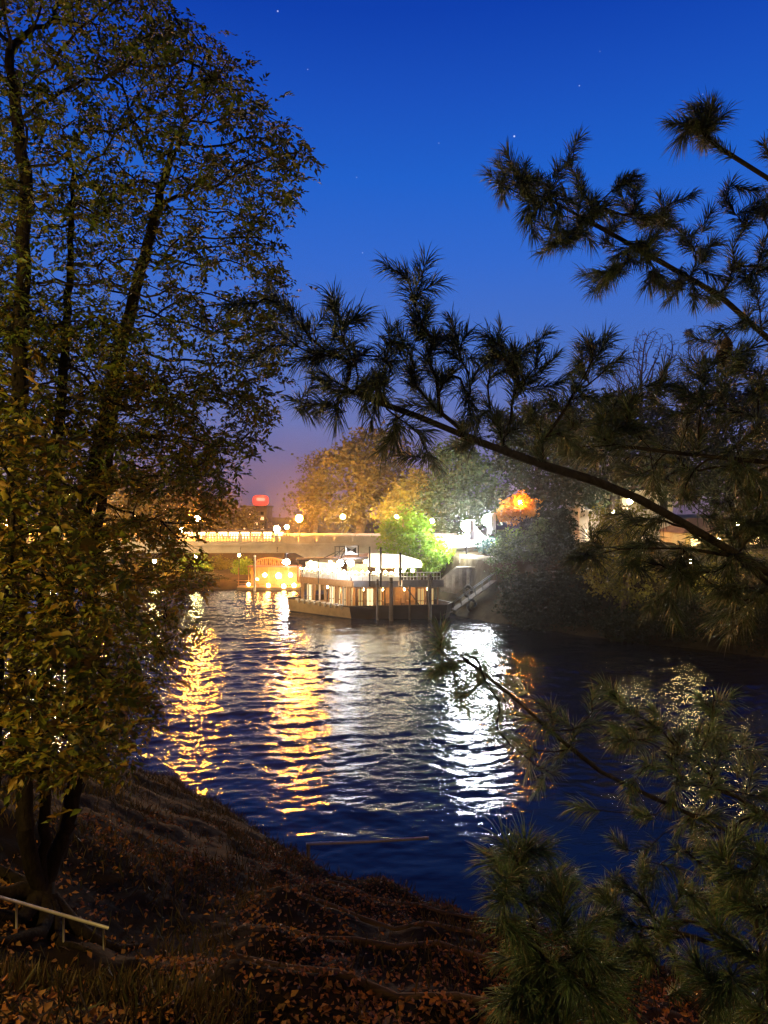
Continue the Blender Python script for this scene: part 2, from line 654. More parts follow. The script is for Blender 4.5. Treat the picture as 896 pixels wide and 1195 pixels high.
def radii(pos, par, tip, root_r, expo=2.3):
    n = len(pos)
    acc = np.zeros(n)
    main = np.full(n, -1)
    mx = np.zeros(n)
    for i in range(n - 1, 0, -1):
        if acc[i] == 0:
            acc[i] = 1
        p = par[i]
        acc[p] += acc[i]
        if acc[i] > mx[p]:
            mx[p] = acc[i]
            main[p] = i
    if acc[0] == 0:
        acc[0] = 1
    r = tip * acc ** (1 / expo)
    if r[0] > 0:
        ex = math.log(root_r / tip) / max(math.log(acc[0]), 1e-6)
        r = tip * acc ** ex
    return r, main


def skin(pos, par, r, main, k=6, minr=0.0):
    """tapered tubes along the skeleton edges"""
    n = len(pos)
    ch = np.arange(1, n)
    pa = par[1:]
    ok = (pa >= 0) & (r[1:] >= minr)
    ch, pa = ch[ok], pa[ok]
    dedge = unit(pos[ch] - pos[pa])
    dn = np.zeros((n, 3))
    dn[ch] = dedge
    hasmain = main >= 0
    dm = np.zeros((n, 3))
    dm[hasmain] = unit(pos[main[hasmain]] - pos[hasmain])
    nd = unit(dn + dm)
    ismain = main[pa] == ch
    d0 = np.where(ismain[:, None], nd[pa], dedge)
    d1 = nd[ch]
    r0 = np.where(ismain, r[pa], r[ch] * 1.25)
    r1 = r[ch]

    def ring(c, d, rr):
        ref = np.where(np.abs(d[:, 2:3]) < .8, np.array([[0, 0, 1.0]]), np.array([[1.0, 0, 0]]))
        # one common reference keeps the rings untwisted
        a = unit(np.cross(d, np.array([[.31, .17, .93]]) + 0 * ref))
        bb = np.cross(d, a)
        t = 2 * np.pi * np.arange(k) / k
        return c[:, None] + (a[:, None] * np.cos(t)[None, :, None] + bb[:, None] * np.sin(t)[None, :, None]) * rr[:, None, None]

    v0, v1 = ring(pos[pa], d0, r0), ring(pos[ch], d1, r1)
    V = np.concatenate([v0, v1], 1).reshape(-1, 3)
    j = np.arange(k)
    q = (j + 1) % k
    f = np.stack([j, q, q + k, j + k], -1)
    Fq = (np.arange(len(ch))[:, None, None] * 2 * k + f[None]).reshape(-1, 4)
    return V, Fq


def leaf_geo(p, d, n, L, Wd, fold=.15):
    s = unit(np.cross(d, n))
    n = np.cross(s, d)
    L, Wd = L[:, None], Wd[:, None]
    mid = p + d * L * .45
    V = np.stack([p, mid + s * Wd / 2 + n * Wd * fold, p + d * L - n * L * .12, mid - s * Wd / 2 + n * Wd * fold], 1).reshape(-1, 3)
    b0 = np.arange(len(p))[:, None] * 4
    Ft = np.concatenate([b0 + np.array([[0, 1, 2]]), b0 + np.array([[0, 2, 3]])], 0)
    return V, Ft


def scatter_leaves(pos, per, spread, size, aspect=.45, droop=-.15, r=rng, flat=.55):
    N = len(pos) * per
    p = np.repeat(pos, per, 0) + r.normal(0, 1, (N, 3)) * spread * np.array([1, 1, .7])
    d = r.normal(0, 1, (N, 3)) * np.array([1, 1, .6]) + np.array([0, 0, droop])
    d = unit(d)
    n = unit(r.normal(0, 1, (N, 3)) * (1 - flat) + np.array([0, 0, flat]))
    L = size * r.uniform(.6, 1.35, N)
    return leaf_geo(p, d, n, L, L * aspect * r.uniform(.8, 1.2, N))


def scatter_sprays(pos, per, spread, size, aspect=.42, r=rng, leaves=9, droop=-.12):
    """leaflets set in rows along short twigs"""
    N = len(pos) * per
    c = np.repeat(pos, per, 0) + r.normal(0, 1, (N, 3)) * spread * np.array([1, 1, .7])
    ax = unit(r.normal(0, 1, (N, 3)) * np.array([1, 1, .45]) + np.array([0, 0, droop]))
    up = unit(r.normal(0, .35, (N, 3)) + np.array([0, 0, 1.0]))
    side = unit(np.cross(ax, up))
    sc = size * r.uniform(.65, 1.35, N)
    P_, D_, N_, L_ = [], [], [], []
    for i in range(leaves):
        f = i / (leaves - 1)
        sg = 1 if i % 2 else -1
        ang = (1 - f) * .95 + .15
        d = unit(ax * math.cos(ang) + side * sg * math.sin(ang) + r.normal(0, .22, (N, 3)) + np.array([0, 0, -.10]))
        P_.append(c + ax * (sc * 2.6 * f)[:, None] + np.array([0, 0, -1.0]) * (sc * .9 * f * f)[:, None])
        D_.append(d)
        N_.append(unit(up + r.normal(0, .35, (N, 3))))
        L_.append(sc * r.uniform(.75, 1.2, N) * (.7 + .5 * math.sin(math.pi * min(f + .15, 1))))
    L = np.concatenate(L_)
    return leaf_geo(np.concatenate(P_), np.concatenate(D_), np.concatenate(N_), L, L * aspect)


def in_poly(x, y, poly):
    poly = np.array(poly, float)
    c = np.zeros(len(x), bool)
    j = len(poly) - 1
    for i in range(len(poly)):
        xi, yi = poly[i]
        xj, yj = poly[j]
        hit = ((yi > y) != (yj > y)) & (x < (xj - xi) * (y - yi) / (yj - yi + 1e-12) + xi)
        c ^= hit
        j = i
    return c


def outline_points(poly, n, Y0, Y1, r=rng):
    poly = np.array(poly, float)
    lo, hi = poly.min(0), poly.max(0)
    res = []
    while len(res) < n:
        q = r.uniform(lo, hi, (n * 3, 2))
        q = q[in_poly(q[:, 0], q[:, 1], poly)]
        res += list(q)
    q = np.array(res[:n])
    Yd = r.uniform(Y0, Y1, n)
    return np.stack([(q[:, 0] - CX) / F * Yd, Yd, HC - (q[:, 1] - CY) / F * Yd], 1)


def blob_points(blobs, Y, n, r=rng, depth=1.0):
    """points in ellipsoids given as (px, py, rx, ry)"""
    w = np.array([b_[2] * b_[3] for b_ in blobs], float)
    cnt = np.maximum((w / w.sum() * n).astype(int), 6)
    res = []
    for (x, y, rx, ry), c in zip(blobs, cnt):
        v = unit(r.normal(0, 1, (c, 3))) * r.uniform(.35, 1, (c, 1)) ** .5
        s = Y / F
        res.append(P(x, y, Y) + v * np.array([rx * s, rx * s * depth, ry * s]))
    return np.concatenate(res)


def chain(pts, step):
    pts = [np.array(p, float) for p in pts]
    outp = [pts[0]]
    for a, b_ in zip(pts[:-1], pts[1:]):
        n = max(1, int(round(np.linalg.norm(b_ - a) / step)))
        outp += [a + (b_ - a) * (i + 1) / n for i in range(n)]
    return outp


def make_tree(name, label, cat, trunk, attr, leaf, bark, step, kill, tip, root_r, per, spread, size, group=None, aspect=.45, thin=2.2, bare=False, k=6, lift=0.0, jit=.25, minr=0.0, droop=-.15, seed=1, wob=.06, flat=.55, stems=(), spray=0):
    r = np.random.default_rng(seed)
    base = np.array(trunk[0], float)
    o = thing(name, label, cat, tuple(base), group)
    ch = chain(trunk, step)
    ch = [p + (r.normal(0, wob, 3) * step * np.array([1, 1, 0]) if i else 0) for i, p in enumerate(ch)]
    spar = [-1] + list(range(len(ch) - 1))
    for st in stems:
        c2 = chain([base] + list(st), step)[1:]
        spar += [0] + list(range(len(ch), len(ch) + len(c2) - 1))
        ch = ch + [p + r.normal(0, wob, 3) * step * np.array([1, 1, 0]) for p in c2]
    pos, par, reach = colonize(ch, attr, step, kill, jit=jit, lift=lift, r=r, spar=spar)
    rad, main = radii(pos, par, tip, root_r)
    V, Fq = skin(pos, par, rad, main, k, minr)
    mesh_np('trunk', V, Fq, bark, o, True)
    if not bare:
        sel = rad < tip * thin
        if spray:
            V, Ft = scatter_sprays(pos[sel], spray, spread, size, aspect, r)
        else:
            V, Ft = scatter_leaves(pos[sel], per, spread, size, aspect, droop, r, flat)
        mesh_np('crown', V, Ft, leaf, o)
    return o


# --- the big tree on the left, several stems
big = [(-40, -120), (190, -120), (200, 20), (235, 30), (255, 60), (275, 95), (300, 100), (320, 140), (345, 150), (368, 178), (348, 200), (340, 235), (318, 260), (325, 300),
       (345, 345), (335, 395), (335, 440), (318, 470), (325, 490), (295, 500), (290, 535), (262, 555), (245, 580), (150, 560), (60, 600), (-60, 600)]
attr = outline_points(big, 1900, 8.4, 12.4)
edge = []
for (a_, b_) in zip(big[2:-3], big[3:-2]):           # spray ends along the crown's outer edge
    for q in range(4):
        f_ = (q + .5) / 4
        x_, y_ = a_[0] + (b_[0] - a_[0]) * f_, a_[1] + (b_[1] - a_[1]) * f_
        edge.append(P(x_ - 6, y_, rng.uniform(9.4, 11.2)))
attr = np.concatenate([attr, np.array(edge)])
base = P(48, 1045, 10.5)
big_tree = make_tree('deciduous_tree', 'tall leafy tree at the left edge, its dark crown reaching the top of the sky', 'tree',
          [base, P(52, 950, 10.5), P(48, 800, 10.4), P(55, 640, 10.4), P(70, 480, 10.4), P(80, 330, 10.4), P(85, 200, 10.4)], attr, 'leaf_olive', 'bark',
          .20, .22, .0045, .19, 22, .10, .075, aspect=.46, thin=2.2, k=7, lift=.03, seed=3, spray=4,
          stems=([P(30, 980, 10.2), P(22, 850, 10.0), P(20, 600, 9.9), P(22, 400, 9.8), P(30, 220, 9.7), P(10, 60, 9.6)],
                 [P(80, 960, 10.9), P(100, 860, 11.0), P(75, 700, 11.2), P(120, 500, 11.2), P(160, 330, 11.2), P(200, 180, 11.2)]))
for i, an in enumerate((-2.6, -1.9, -1.2, -.5, .3, 2.9)):
    pts = []
    for t_ in np.linspace(0, 1, 7):
        rr_ = .12 + (1.0 + .3 * (i % 3)) * t_
        a_ = an + .35 * math.sin(3 * t_ + i)
        x_, y_ = base[0] + rr_ * math.cos(a_), base[1] + rr_ * math.sin(a_)
        zg = float(near_z(np.array([[x_]]), np.array([[y_]]))[0, 0])
        pts.append((x_, y_, zg + .16 * (1 - t_) ** 2 + .01))
    MB().tube(pts, list(np.linspace(.12, .025, 7)), 8).build('root', 'bark', big_tree, True)
# second stem beside it
low = [(-50, 330), (60, 360), (200, 430), (270, 545), (262, 590), (215, 610), (225, 640), (210, 665), (240, 690), (205, 720), (205, 770), (170, 800), (165, 850), (100, 880), (60, 870), (-50, 860)]
attr = np.concatenate([outline_points(low, 1350, 9.5, 12.0),
                       outline_points([(40, 600), (215, 610), (232, 660), (225, 720), (208, 780), (180, 850), (95, 905), (20, 890)], 420, 9.2, 11.4)])
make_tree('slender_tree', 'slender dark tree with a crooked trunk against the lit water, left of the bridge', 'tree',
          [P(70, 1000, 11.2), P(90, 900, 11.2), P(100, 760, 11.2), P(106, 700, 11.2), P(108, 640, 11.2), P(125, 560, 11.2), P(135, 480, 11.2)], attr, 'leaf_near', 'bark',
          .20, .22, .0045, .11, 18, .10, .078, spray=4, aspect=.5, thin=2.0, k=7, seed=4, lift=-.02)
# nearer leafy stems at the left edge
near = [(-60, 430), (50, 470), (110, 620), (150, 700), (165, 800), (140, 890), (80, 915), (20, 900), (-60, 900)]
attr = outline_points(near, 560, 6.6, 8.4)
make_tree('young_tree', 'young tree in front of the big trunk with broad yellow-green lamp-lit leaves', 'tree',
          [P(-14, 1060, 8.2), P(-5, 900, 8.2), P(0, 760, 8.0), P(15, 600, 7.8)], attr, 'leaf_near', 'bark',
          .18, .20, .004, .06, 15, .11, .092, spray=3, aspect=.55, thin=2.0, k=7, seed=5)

# --- trees of the far banks: (name, label, px ellipses, Y, trunk px x, leaf, n, per, spread, size, extra)
TR = [
    ('autumn_tree', 'large russet autumn tree rising behind the bridge right of the lamp', [(415, 560, 62, 50), (440, 530, 45, 36), (395, 585, 50, 36), (470, 575, 34, 40)], 118, 420, 'leaf_brown', 260, 9, .8, .62, {}),
    ('autumn_tree', 'smaller brown half bare tree left of the large russet one', [(365, 565, 26, 38), (352, 590, 24, 26)], 126, 366, 'leaf_brown', 110, 4, .7, .5, {}),
    ('dark_tree', 'dark tree on the skyline partly hiding the tower with small lit windows', [(262, 600, 24, 26), (225, 590, 26, 28), (292, 608, 14, 14)], 135, 250, 'leaf_brown', 130, 8, .8, .6, {}),
    ('roadside_tree', 'amber lit roadside tree beyond the bridge, behind the leaves of the big tree', [(190, 590, 40, 40), (140, 585, 40, 46)], 140, 165, 'leaf_yellow', 120, 8, .9, .7, {}),
    ('riverside_tree', 'bright lime green tree overhanging the boat at its right end', [(485, 640, 34, 30), (470, 615, 28, 24), (508, 650, 22, 18), (455, 632, 16, 22)], 83, 490, 'leaf_lime', 230, 10, .42, .36, {}),
    ('green_tree', 'tall green tree lit from below behind the white tent', [(535, 560, 40, 48), (560, 580, 36, 36), (515, 590, 26, 34)], 100, 540, 'leaf_green', 240, 10, .6, .5, {}),
    ('olive_tree', 'yellowish tree between the russet tree and the tent', [(487, 588, 30, 40), (470, 600, 30, 22)], 104, 485, 'leaf_yellow', 150, 9, .6, .5, {}),
    ('maple_tree', 'small maple glowing orange around its lamp above the dark bushes', [(606, 590, 17, 15), (595, 600, 14, 11)], 84, 606, 'leaf_orange', 80, 9, .3, .32, {}),
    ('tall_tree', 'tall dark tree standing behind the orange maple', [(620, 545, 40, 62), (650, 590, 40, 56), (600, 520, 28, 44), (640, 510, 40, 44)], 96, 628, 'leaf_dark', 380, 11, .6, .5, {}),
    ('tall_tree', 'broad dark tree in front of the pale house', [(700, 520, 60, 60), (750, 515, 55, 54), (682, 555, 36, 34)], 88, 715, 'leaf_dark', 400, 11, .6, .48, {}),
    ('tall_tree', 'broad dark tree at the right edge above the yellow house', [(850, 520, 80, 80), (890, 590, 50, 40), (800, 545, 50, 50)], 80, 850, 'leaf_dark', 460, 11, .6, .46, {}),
    ('willow_tree', 'olive lit weeping tree hanging over the dark right bank', [(715, 640, 30, 46), (740, 680, 28, 36), (725, 610, 34, 26), (700, 665, 18, 30)], 63, 728, 'leaf_yellow', 230, 9, .34, .26, {'droop': -.9}),
]
far_group = 'trees on the far bank'
for i, (nm, lb, bl, Y, tx, lf, n, per, spd, sz, ex) in enumerate(TR):
    at_ = blob_points(bl, Y, int(n * 1.25), np.random.default_rng(100 + i))
    X = (tx - CX) / F * Y
    gz = float(far_z(np.array([[X]]), np.array([[Y]]))[0, 0]) - .2
    top = at_[:, 2].max()
    midz = at_[:, 2].mean()
    step = .09 * max(4, top - gz) ** .75
    rr = .035 * (top - gz)
    make_tree(nm, lb, 'tree', [(X, Y, gz), (X + .2, Y, gz + (midz - gz) * .6), (X - .1, Y, midz)], at_, lf, 'pale_bark' if lf in ('leaf_brown', 'leaf_yellow', 'leaf_lime') else 'bark',
              step, step * 1.1, .02, rr, int(per * 2.6), spd * 1.15, sz * 1.1, far_group, aspect=.62, thin=3.0, k=5, seed=200 + i, **ex)

# bare poplars against the evening sky on the right
for i, (bl, Y, tx, lb) in enumerate((([(760, 430, 40, 50), (735, 450, 34, 40)], 100, 750, 'leafless tree with a dark round nest, standing against the sky'),
                                     ([(825, 420, 38, 48), (865, 440, 30, 46)], 100, 835, 'leafless tree with fine twigs behind the pine at the right'))):
    at_ = blob_points(bl, Y, 1500, np.random.default_rng(300 + i))
    X = (tx - CX) / F * Y
    gz = float(far_z(np.array([[X]]), np.array([[Y]]))[0, 0]) - .2
    o = make_tree('bare_tree', lb, 'tree', [(X, Y, gz), (X, Y, gz + 6), (X, Y, gz + 12)], at_, None, 'twig_bark', .5, .5, .026, .42, 0, 0, 0, 'leafless trees on the right skyline', k=4, bare=True, seed=310 + i, lift=.22, jit=.10)
nest = MB()
c_ = P(804, 389, 99.5)
for q in range(130):
    d_ = unit(rng.normal(0, 1, 3)) * np.array([1, 1, .8])
    a_ = c_ + d_ * .45 * rng.uniform(.3, 1)
    nest.bar(a_, a_ + unit(rng.normal(0, 1, 3)) * .5, .05)
tag(nest.build('bird_nest', 'dark_wood'), 'dark round ball of twigs high in the leafless tree', 'nest')

# bushes and undergrowth, each its own thing
BU = [
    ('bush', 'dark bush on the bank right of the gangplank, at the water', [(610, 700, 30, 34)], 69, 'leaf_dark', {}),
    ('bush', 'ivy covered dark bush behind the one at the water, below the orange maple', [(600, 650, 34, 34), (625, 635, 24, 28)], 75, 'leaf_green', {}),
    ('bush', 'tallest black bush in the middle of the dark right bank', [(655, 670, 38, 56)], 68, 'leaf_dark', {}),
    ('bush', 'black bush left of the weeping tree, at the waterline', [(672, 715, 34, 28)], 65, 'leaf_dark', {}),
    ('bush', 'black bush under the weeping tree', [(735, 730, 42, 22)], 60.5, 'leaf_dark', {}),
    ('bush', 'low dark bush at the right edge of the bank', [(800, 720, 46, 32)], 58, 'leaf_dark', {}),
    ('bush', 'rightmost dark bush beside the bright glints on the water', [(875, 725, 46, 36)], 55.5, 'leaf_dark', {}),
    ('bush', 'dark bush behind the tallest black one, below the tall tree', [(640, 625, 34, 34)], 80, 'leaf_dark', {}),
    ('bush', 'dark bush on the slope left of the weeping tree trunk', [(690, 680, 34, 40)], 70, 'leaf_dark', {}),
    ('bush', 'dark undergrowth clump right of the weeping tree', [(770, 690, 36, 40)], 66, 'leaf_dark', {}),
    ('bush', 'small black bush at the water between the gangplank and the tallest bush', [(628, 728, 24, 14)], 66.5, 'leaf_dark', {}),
    ('bush', 'olive lit shrub at the right below the yellow house', [(830, 680, 50, 24), (880, 670, 30, 24)], 62, 'leaf_yellow', {}),
    ('bush', 'bluish green round shrub in front of the white tent', [(572, 637, 14, 11)], 82, 'leaf_blue', {}),
    ('bush', 'pale green shrub right of the bluish one, lit by the floodlights', [(596, 630, 14, 12), (588, 642, 12, 10)], 81, 'leaf_lime', {}),
    ('bush', 'yellow lit shrub under the left end of the bridge', [(228, 664, 20, 20)], 112, 'leaf_lime', {}),
    ('bush', 'yellow green shrub in the middle under the bridge', [(258, 668, 18, 18)], 116, 'leaf_yellow', {}),
    ('bush', 'broad dark shrub at the water left of the pale post', [(232, 680, 26, 10)], 102, 'leaf_dark', {}),
    ('bush', 'yellow green shrub between the garden lamps under the bridge', [(205, 676, 20, 12)], 106, 'leaf_yellow', {}),
    ('bush', 'tall yellowish shrub left of the orange gate under the bridge', [(284, 668, 12, 18)], 109, 'leaf_lime', {}),
    ('bush', 'dark shrub at the water behind the slender trunk', [(165, 684, 30, 9)], 103, 'leaf_dark', {}),
    ('bush', 'low dark shrub on the bank under the bridge left of the pontoon', [(262, 684, 22, 8)], 104, 'leaf_dark', {}),
    ('bush', 'yellow lit shrub under the bridge, seen between the leaves of the slender tree', [(190, 668, 26, 20), (150, 670, 26, 18)], 113, 'leaf_yellow', {}),
]
for i, (nm, lb, bl, Y, lf, ex) in enumerate(BU):
    at_ = blob_points(bl, Y, 120, np.random.default_rng(400 + i))
    x_ = bl[0][0]
    X = (x_ - CX) / F * Y
    gz = float(far_z(np.array([[X]]), np.array([[Y]]))[0, 0]) - .15
    step = .35
    mz = max(gz + .5, at_[:, 2].mean())
    make_tree(nm, lb, 'bush', [(X, Y, gz), (X, Y, gz + (mz - gz) * .6)], at_, lf, 'bark', step, .4, .012, .10, 26, .34, .28, 'bushes along the far bank', aspect=.6, thin=6, k=4, seed=420 + i)


# ------------------------------------------------------------------ pines on the right (near the camera)
def needles_geo(cen, dirs, shoot, n, L, wd, r):
    """bottle-brush of needles along the last bit of each shoot"""
    n = int(n * .72)
    N = len(cen) * n
    wd = wd * 1.25
    c = np.repeat(cen, n, 0)
    d = np.repeat(dirs, n, 0)
    t = r.uniform(0, 1, N)
    p = c - d * (shoot * (1 - t))[:, None]
    ref = unit(r.normal(0, 1, (N, 3)))
    s = unit(np.cross(d, ref))
    ang = np.radians(r.normal(47, 10, N) * (1.0 - .45 * t ** 2))
    nd = d * np.cos(ang)[:, None] + s * np.sin(ang)[:, None]
    nd = unit(nd + np.array([0, 0, -1.0]) * np.repeat(r.uniform(.0, .34, len(cen)), n)[:, None])
    ln = L * r.uniform(.6, 1.12, N) * np.repeat(r.uniform(.72, 1.12, len(cen)), n)
    a = unit(np.cross(nd, ref + .01))
    b_ = np.cross(nd, a)
    mid = p + nd * (ln * .55)[:, None] + np.array([0, 0, .004])
    tip = p + nd * ln[:, None] + np.array([0, 0, -.012]) * (ln / .12)[:, None]
    V = []
    for e, w_ in ((p, wd * .8), (mid, wd)):
        for k_ in range(3):
            an = 2 * math.pi * k_ / 3
            V.append(e + (a * math.cos(an) + b_ * math.sin(an)) * w_ / 2)
    V.append(tip)
    V = np.stack(V, 1).reshape(-1, 3)
    b0 = np.arange(N)[:, None] * 7
    fs = []
    for k_ in range(3):
        q = (k_ + 1) % 3
        fs += [[k_, q, q + 3], [k_, q + 3, k_ + 3], [k_ + 3, q + 3, 6]]
    Ft = np.concatenate([b0 + np.array([f]) for f in fs], 0)
    return V, Ft


def pine_bough(root, main_px, tufts, n_needles, L, wd, shoot, r0, mat, seed, mass=None, kill=.05, step=.055, up=.25, dj=.25, extra=2):
    """main_px: (x, y, Y) from the trunk outwards; tufts: (x, y) or (x, y, Y) shoot tips"""
    r = np.random.default_rng(seed)
    main = [P(*q) for q in main_px]
    ch = chain(main, step)
    mp_ = np.array([(q[0], q[1]) for q in main_px], float)
    my = np.array([q[2] for q in main_px])
    at_ = []
    for q in tufts:
        if len(q) == 3:
            at_.append(P(*q))
        else:
            dd = np.hypot(mp_[:, 0] - q[0], mp_[:, 1] - q[1])
            at_.append(P(q[0], q[1], my[dd.argmin()] + r.uniform(-dj, dj)))
    if mass is not None:
        poly, cnt, Y0, Y1 = mass
        at_ += list(outline_points(poly, cnt, Y0, Y1, r))
    at_ = np.array(at_)
    # side shoots beside every listed one
    ex = []
    for q in at_[:len(tufts)]:
        for k_ in range(extra):
            ex.append(q + r.normal(0, 1, 3) * np.array([.055, .06, .05]))
    at_ = np.concatenate([at_, np.array(ex).reshape(-1, 3)])
    pos = list(ch)
    par = [-1] + list(range(len(ch) - 1))
    dirs_ = [unit(np.array(ch[min(i + 1, len(ch) - 1)]) - np.array(ch[max(i - 1, 0)])) for i in range(len(ch))]
    PN0 = np.array(ch)
    order = np.argsort(np.linalg.norm(at_[:, None] - PN0[None], axis=2).min(1))
    tips, tdir = [len(ch) - 1], [dirs_[-1]]
    for q in at_[order]:
        PN, DN = np.array(pos), np.array(dirs_)
        v = q - PN
        dist = np.linalg.norm(v, axis=1)
        cs = (v * DN).sum(1) / np.maximum(dist, 1e-6)
        j = int((dist * (1.75 - cs) + .02).argmin())
        L_ = dist[j]
        p0, d0 = PN[j], DN[j]
        cpt = p0 + d0 * L_ * .45 + unit(v[j]) * L_ * .12 + r.normal(0, .035, 3) * L_
        ns = max(3, int(L_ / step))
        prev = j
        for i in range(1, ns + 1):
            t_ = i / ns
            pt_ = (1 - t_) ** 2 * p0 + 2 * t_ * (1 - t_) * cpt + t_ * t_ * q + r.normal(0, .004, 3)
            pos.append(pt_)
            par.append(prev)
            dirs_.append(unit(2 * (1 - t_) * (cpt - p0) + 2 * t_ * (q - cpt)))
            prev = len(pos) - 1
        tips.append(prev)
        tdir.append(dirs_[-1])
    pos, par, tips = np.array(pos), np.array(par), np.array(tips)
    tip = .0026
    rad, mainc = radii(pos, par, tip, r0)
    V, Fq = skin(pos, par, rad, mainc, 6)
    bo = mesh_np('branch', V, Fq, 'pine_bark', root, True)
    # shoots at every growing tip
    d = unit(np.array(tdir) + np.array([0, 0, up]) + r.normal(0, .10, (len(tips), 3)))
    cen = pos[tips] + d * shoot * .35
    V, Ft = needles_geo(cen, d, shoot, n_needles, L, wd, r)
    mesh_np('needles', V, Ft, mat, bo)
    return bo, pos[tips]


pine = thing('pine_tree', 'old pine whose long boughs reach across the sky and river from the right edge', 'tree', (4.9, 5.2, 4.6))
tk = MB().tube([(4.9, 5.2, 4.4), (4.85, 5.25, 8), (4.9, 5.3, 11), (4.8, 5.3, 14), (4.7, 5.3, 17)], [.30, .25, .21, .16, .06], 12)
tk.build('trunk', 'pine_bark', pine, True)
U_main = [(1290, 640, 5.25), (1080, 520, 5.1), (960, 440, 4.9), (896, 395, 4.8), (840, 345, 4.7), (770, 305, 4.55), (705, 268, 4.45), (650, 238, 4.4), (605, 206, 4.35)]
U_t = [(592, 203), (588, 218), (612, 198), (625, 245), (668, 200), (640, 225), (662, 230), (690, 240), (732, 212), (700, 248), (722, 262), (772, 240), (745, 285), (760, 258), (708, 318),
       (690, 325), (760, 300), (800, 280), (825, 290), (790, 325), (835, 345), (850, 222), (862, 255), (882, 245), (815, 310), (846, 385), (872, 372), (872, 325), (890, 290), (885, 350),
       (640, 265), (660, 280), (680, 262), (740, 232), (780, 262), (650, 255), (712, 285), (735, 300), (770, 330), (810, 345), (860, 310), (895, 240), (905, 300), (920, 350), (630, 215), (675, 215)]
pine_bough(pine, U_main, U_t, 125, .125, .0032, .15, .018, 'needles', 51, extra=2)
# a thin shoot standing alone near the top right corner
pine_bough(pine, [(1180, 420, 5.2), (1000, 290, 4.9), (896, 208, 4.7), (842, 174, 4.65)], [(818, 150), (838, 140), (826, 135), (808, 145)], 150, .14, .0034, .15, .014, 'needles', 52, dj=.04)
pine_bough(pine, [(1180, 420, 5.2), (1000, 270, 4.9), (930, 210, 4.8)], [(905, 180), (912, 200), (915, 160)], 110, .13, .0032, .13, .012, 'needles', 57, dj=.05)
M_main = [(1300, 860, 5.2), (1050, 745, 4.7), (896, 668, 4.2), (800, 612, 3.9), (745, 582, 3.75), (690, 560, 3.6), (640, 545, 3.5), (560, 516, 3.35), (490, 487, 3.25), (430, 465, 3.2), (390, 445, 3.15)]
M_t = [(322, 352), (330, 395), (345, 372), (392, 372), (400, 400), (362, 420), (376, 448), (410, 430), (352, 470), (395, 478), (478, 335), (485, 360), (495, 385), (505, 405), (452, 400), (450, 430),
       (480, 445), (470, 420), (530, 415), (520, 440), (582, 395), (592, 425), (545, 460), (600, 455), (505, 475), (560, 485), (622, 440), (572, 430), (610, 415), (425, 465), (440, 450), (520, 395),
       (688, 405), (680, 425), (705, 430), (640, 450), (655, 480), (625, 490), (670, 460), (590, 505), (540, 520), (640, 510), (460, 510), (500, 530)]
pine_bough(pine, M_main, M_t, 120, .112, .0027, .14, .021, 'needles', 53, extra=2, dj=.22, up=.18)
# the thicker inner part of the same tree
pine_bough(pine, [(1280, 620, 5.2), (1050, 560, 4.8), (900, 540, 4.4), (800, 530, 4.2), (720, 520, 4.1)], [(735, 480), (700, 500), (770, 450), (720, 470), (830, 430), (870, 420)],
           110, .125, .0032, .14, .018, 'needles', 54, mass=([(690, 470), (760, 430), (830, 420), (900, 400), (960, 420), (960, 640), (880, 640), (800, 590), (720, 550), (640, 520), (640, 470)], 150, 3.9, 5.2))
pine_bough(pine, [(1280, 880, 5.2), (1050, 760, 4.6), (920, 700, 4.2), (860, 650, 4.1), (800, 640, 4.0), (740, 640, 3.9)], [(700, 620), (740, 660), (690, 650), (780, 690), (790, 660), (840, 690), (870, 720), (830, 640)],
           95, .14, .003, .13, .020, 'needles', 55, up=-.35, mass=([(720, 600), (900, 600), (940, 720), (830, 690), (760, 670)], 46, 3.9, 4.6))
# two cones hanging in the gap on the right
for q in ((848, 404), (841, 418)):
    cb = MB()
    p0 = P(q[0], q[1], 4.55)
    for i in range(11):
        z_ = p0[2] + .045 - i * .009
        rr_ = .026 * math.sin(math.pi * (i + 1.2) / 13)
        for k_ in range(7):
            an = 2 * math.pi * (k_ + .5 * (i % 2)) / 7
            cb.ball((p0[0] + rr_ * math.cos(an), p0[1] + rr_ * math.sin(an), z_), .012, 6, 4, (1, 1, .6))
    cb.build('pine_cone', 'cone_scale', pine)

young = thing('young_pine', 'young pine rising from the bank in the lower right, lit olive', 'tree', (3.6, 4.4, 4.6))
MB().tube([(3.6, 4.4, 4.4), (3.4, 4.2, 6.0), (3.3, 4.2, 8.0), (3.3, 4.2, 9.2)], [.14, .10, .06, .02], 10).build('trunk', 'pine_bark', young, True)
L_main = [(1180, 1130, 4.25), (1000, 1040, 4.1), (860, 975, 3.95), (760, 930, 3.8), (700, 900, 3.7), (650, 860, 3.6), (600, 815, 3.5), (550, 775, 3.45), (520, 752, 3.4)]
L_t = [(512, 755), (508, 785), (525, 775), (535, 805), (545, 765), (560, 790), (575, 830), (598, 800), (575, 805), (620, 840), (640, 830), (668, 862), (655, 880), (610, 870), (590, 860), (540, 825), (690, 845), (720, 850), (640, 900)]
pine_bough(young, L_main, L_t, 85, .105, .0022, .12, .011, 'needles_pale', 61, dj=.2, up=.15, extra=1)
pine_bough(young, [(1150, 1100, 4.2), (980, 1000, 4.1), (860, 930, 4.0), (780, 900, 3.9)], [(735, 830), (720, 860), (760, 850), (830, 840), (800, 880)],
           110, .12, .0028, .11, .02, 'needles_pale', 62, mass=([(690, 870), (760, 850), (830, 830), (900, 850), (960, 900), (960, 1090), (860, 1060), (760, 1020), (690, 960), (660, 900)], 80, 3.5, 4.6))
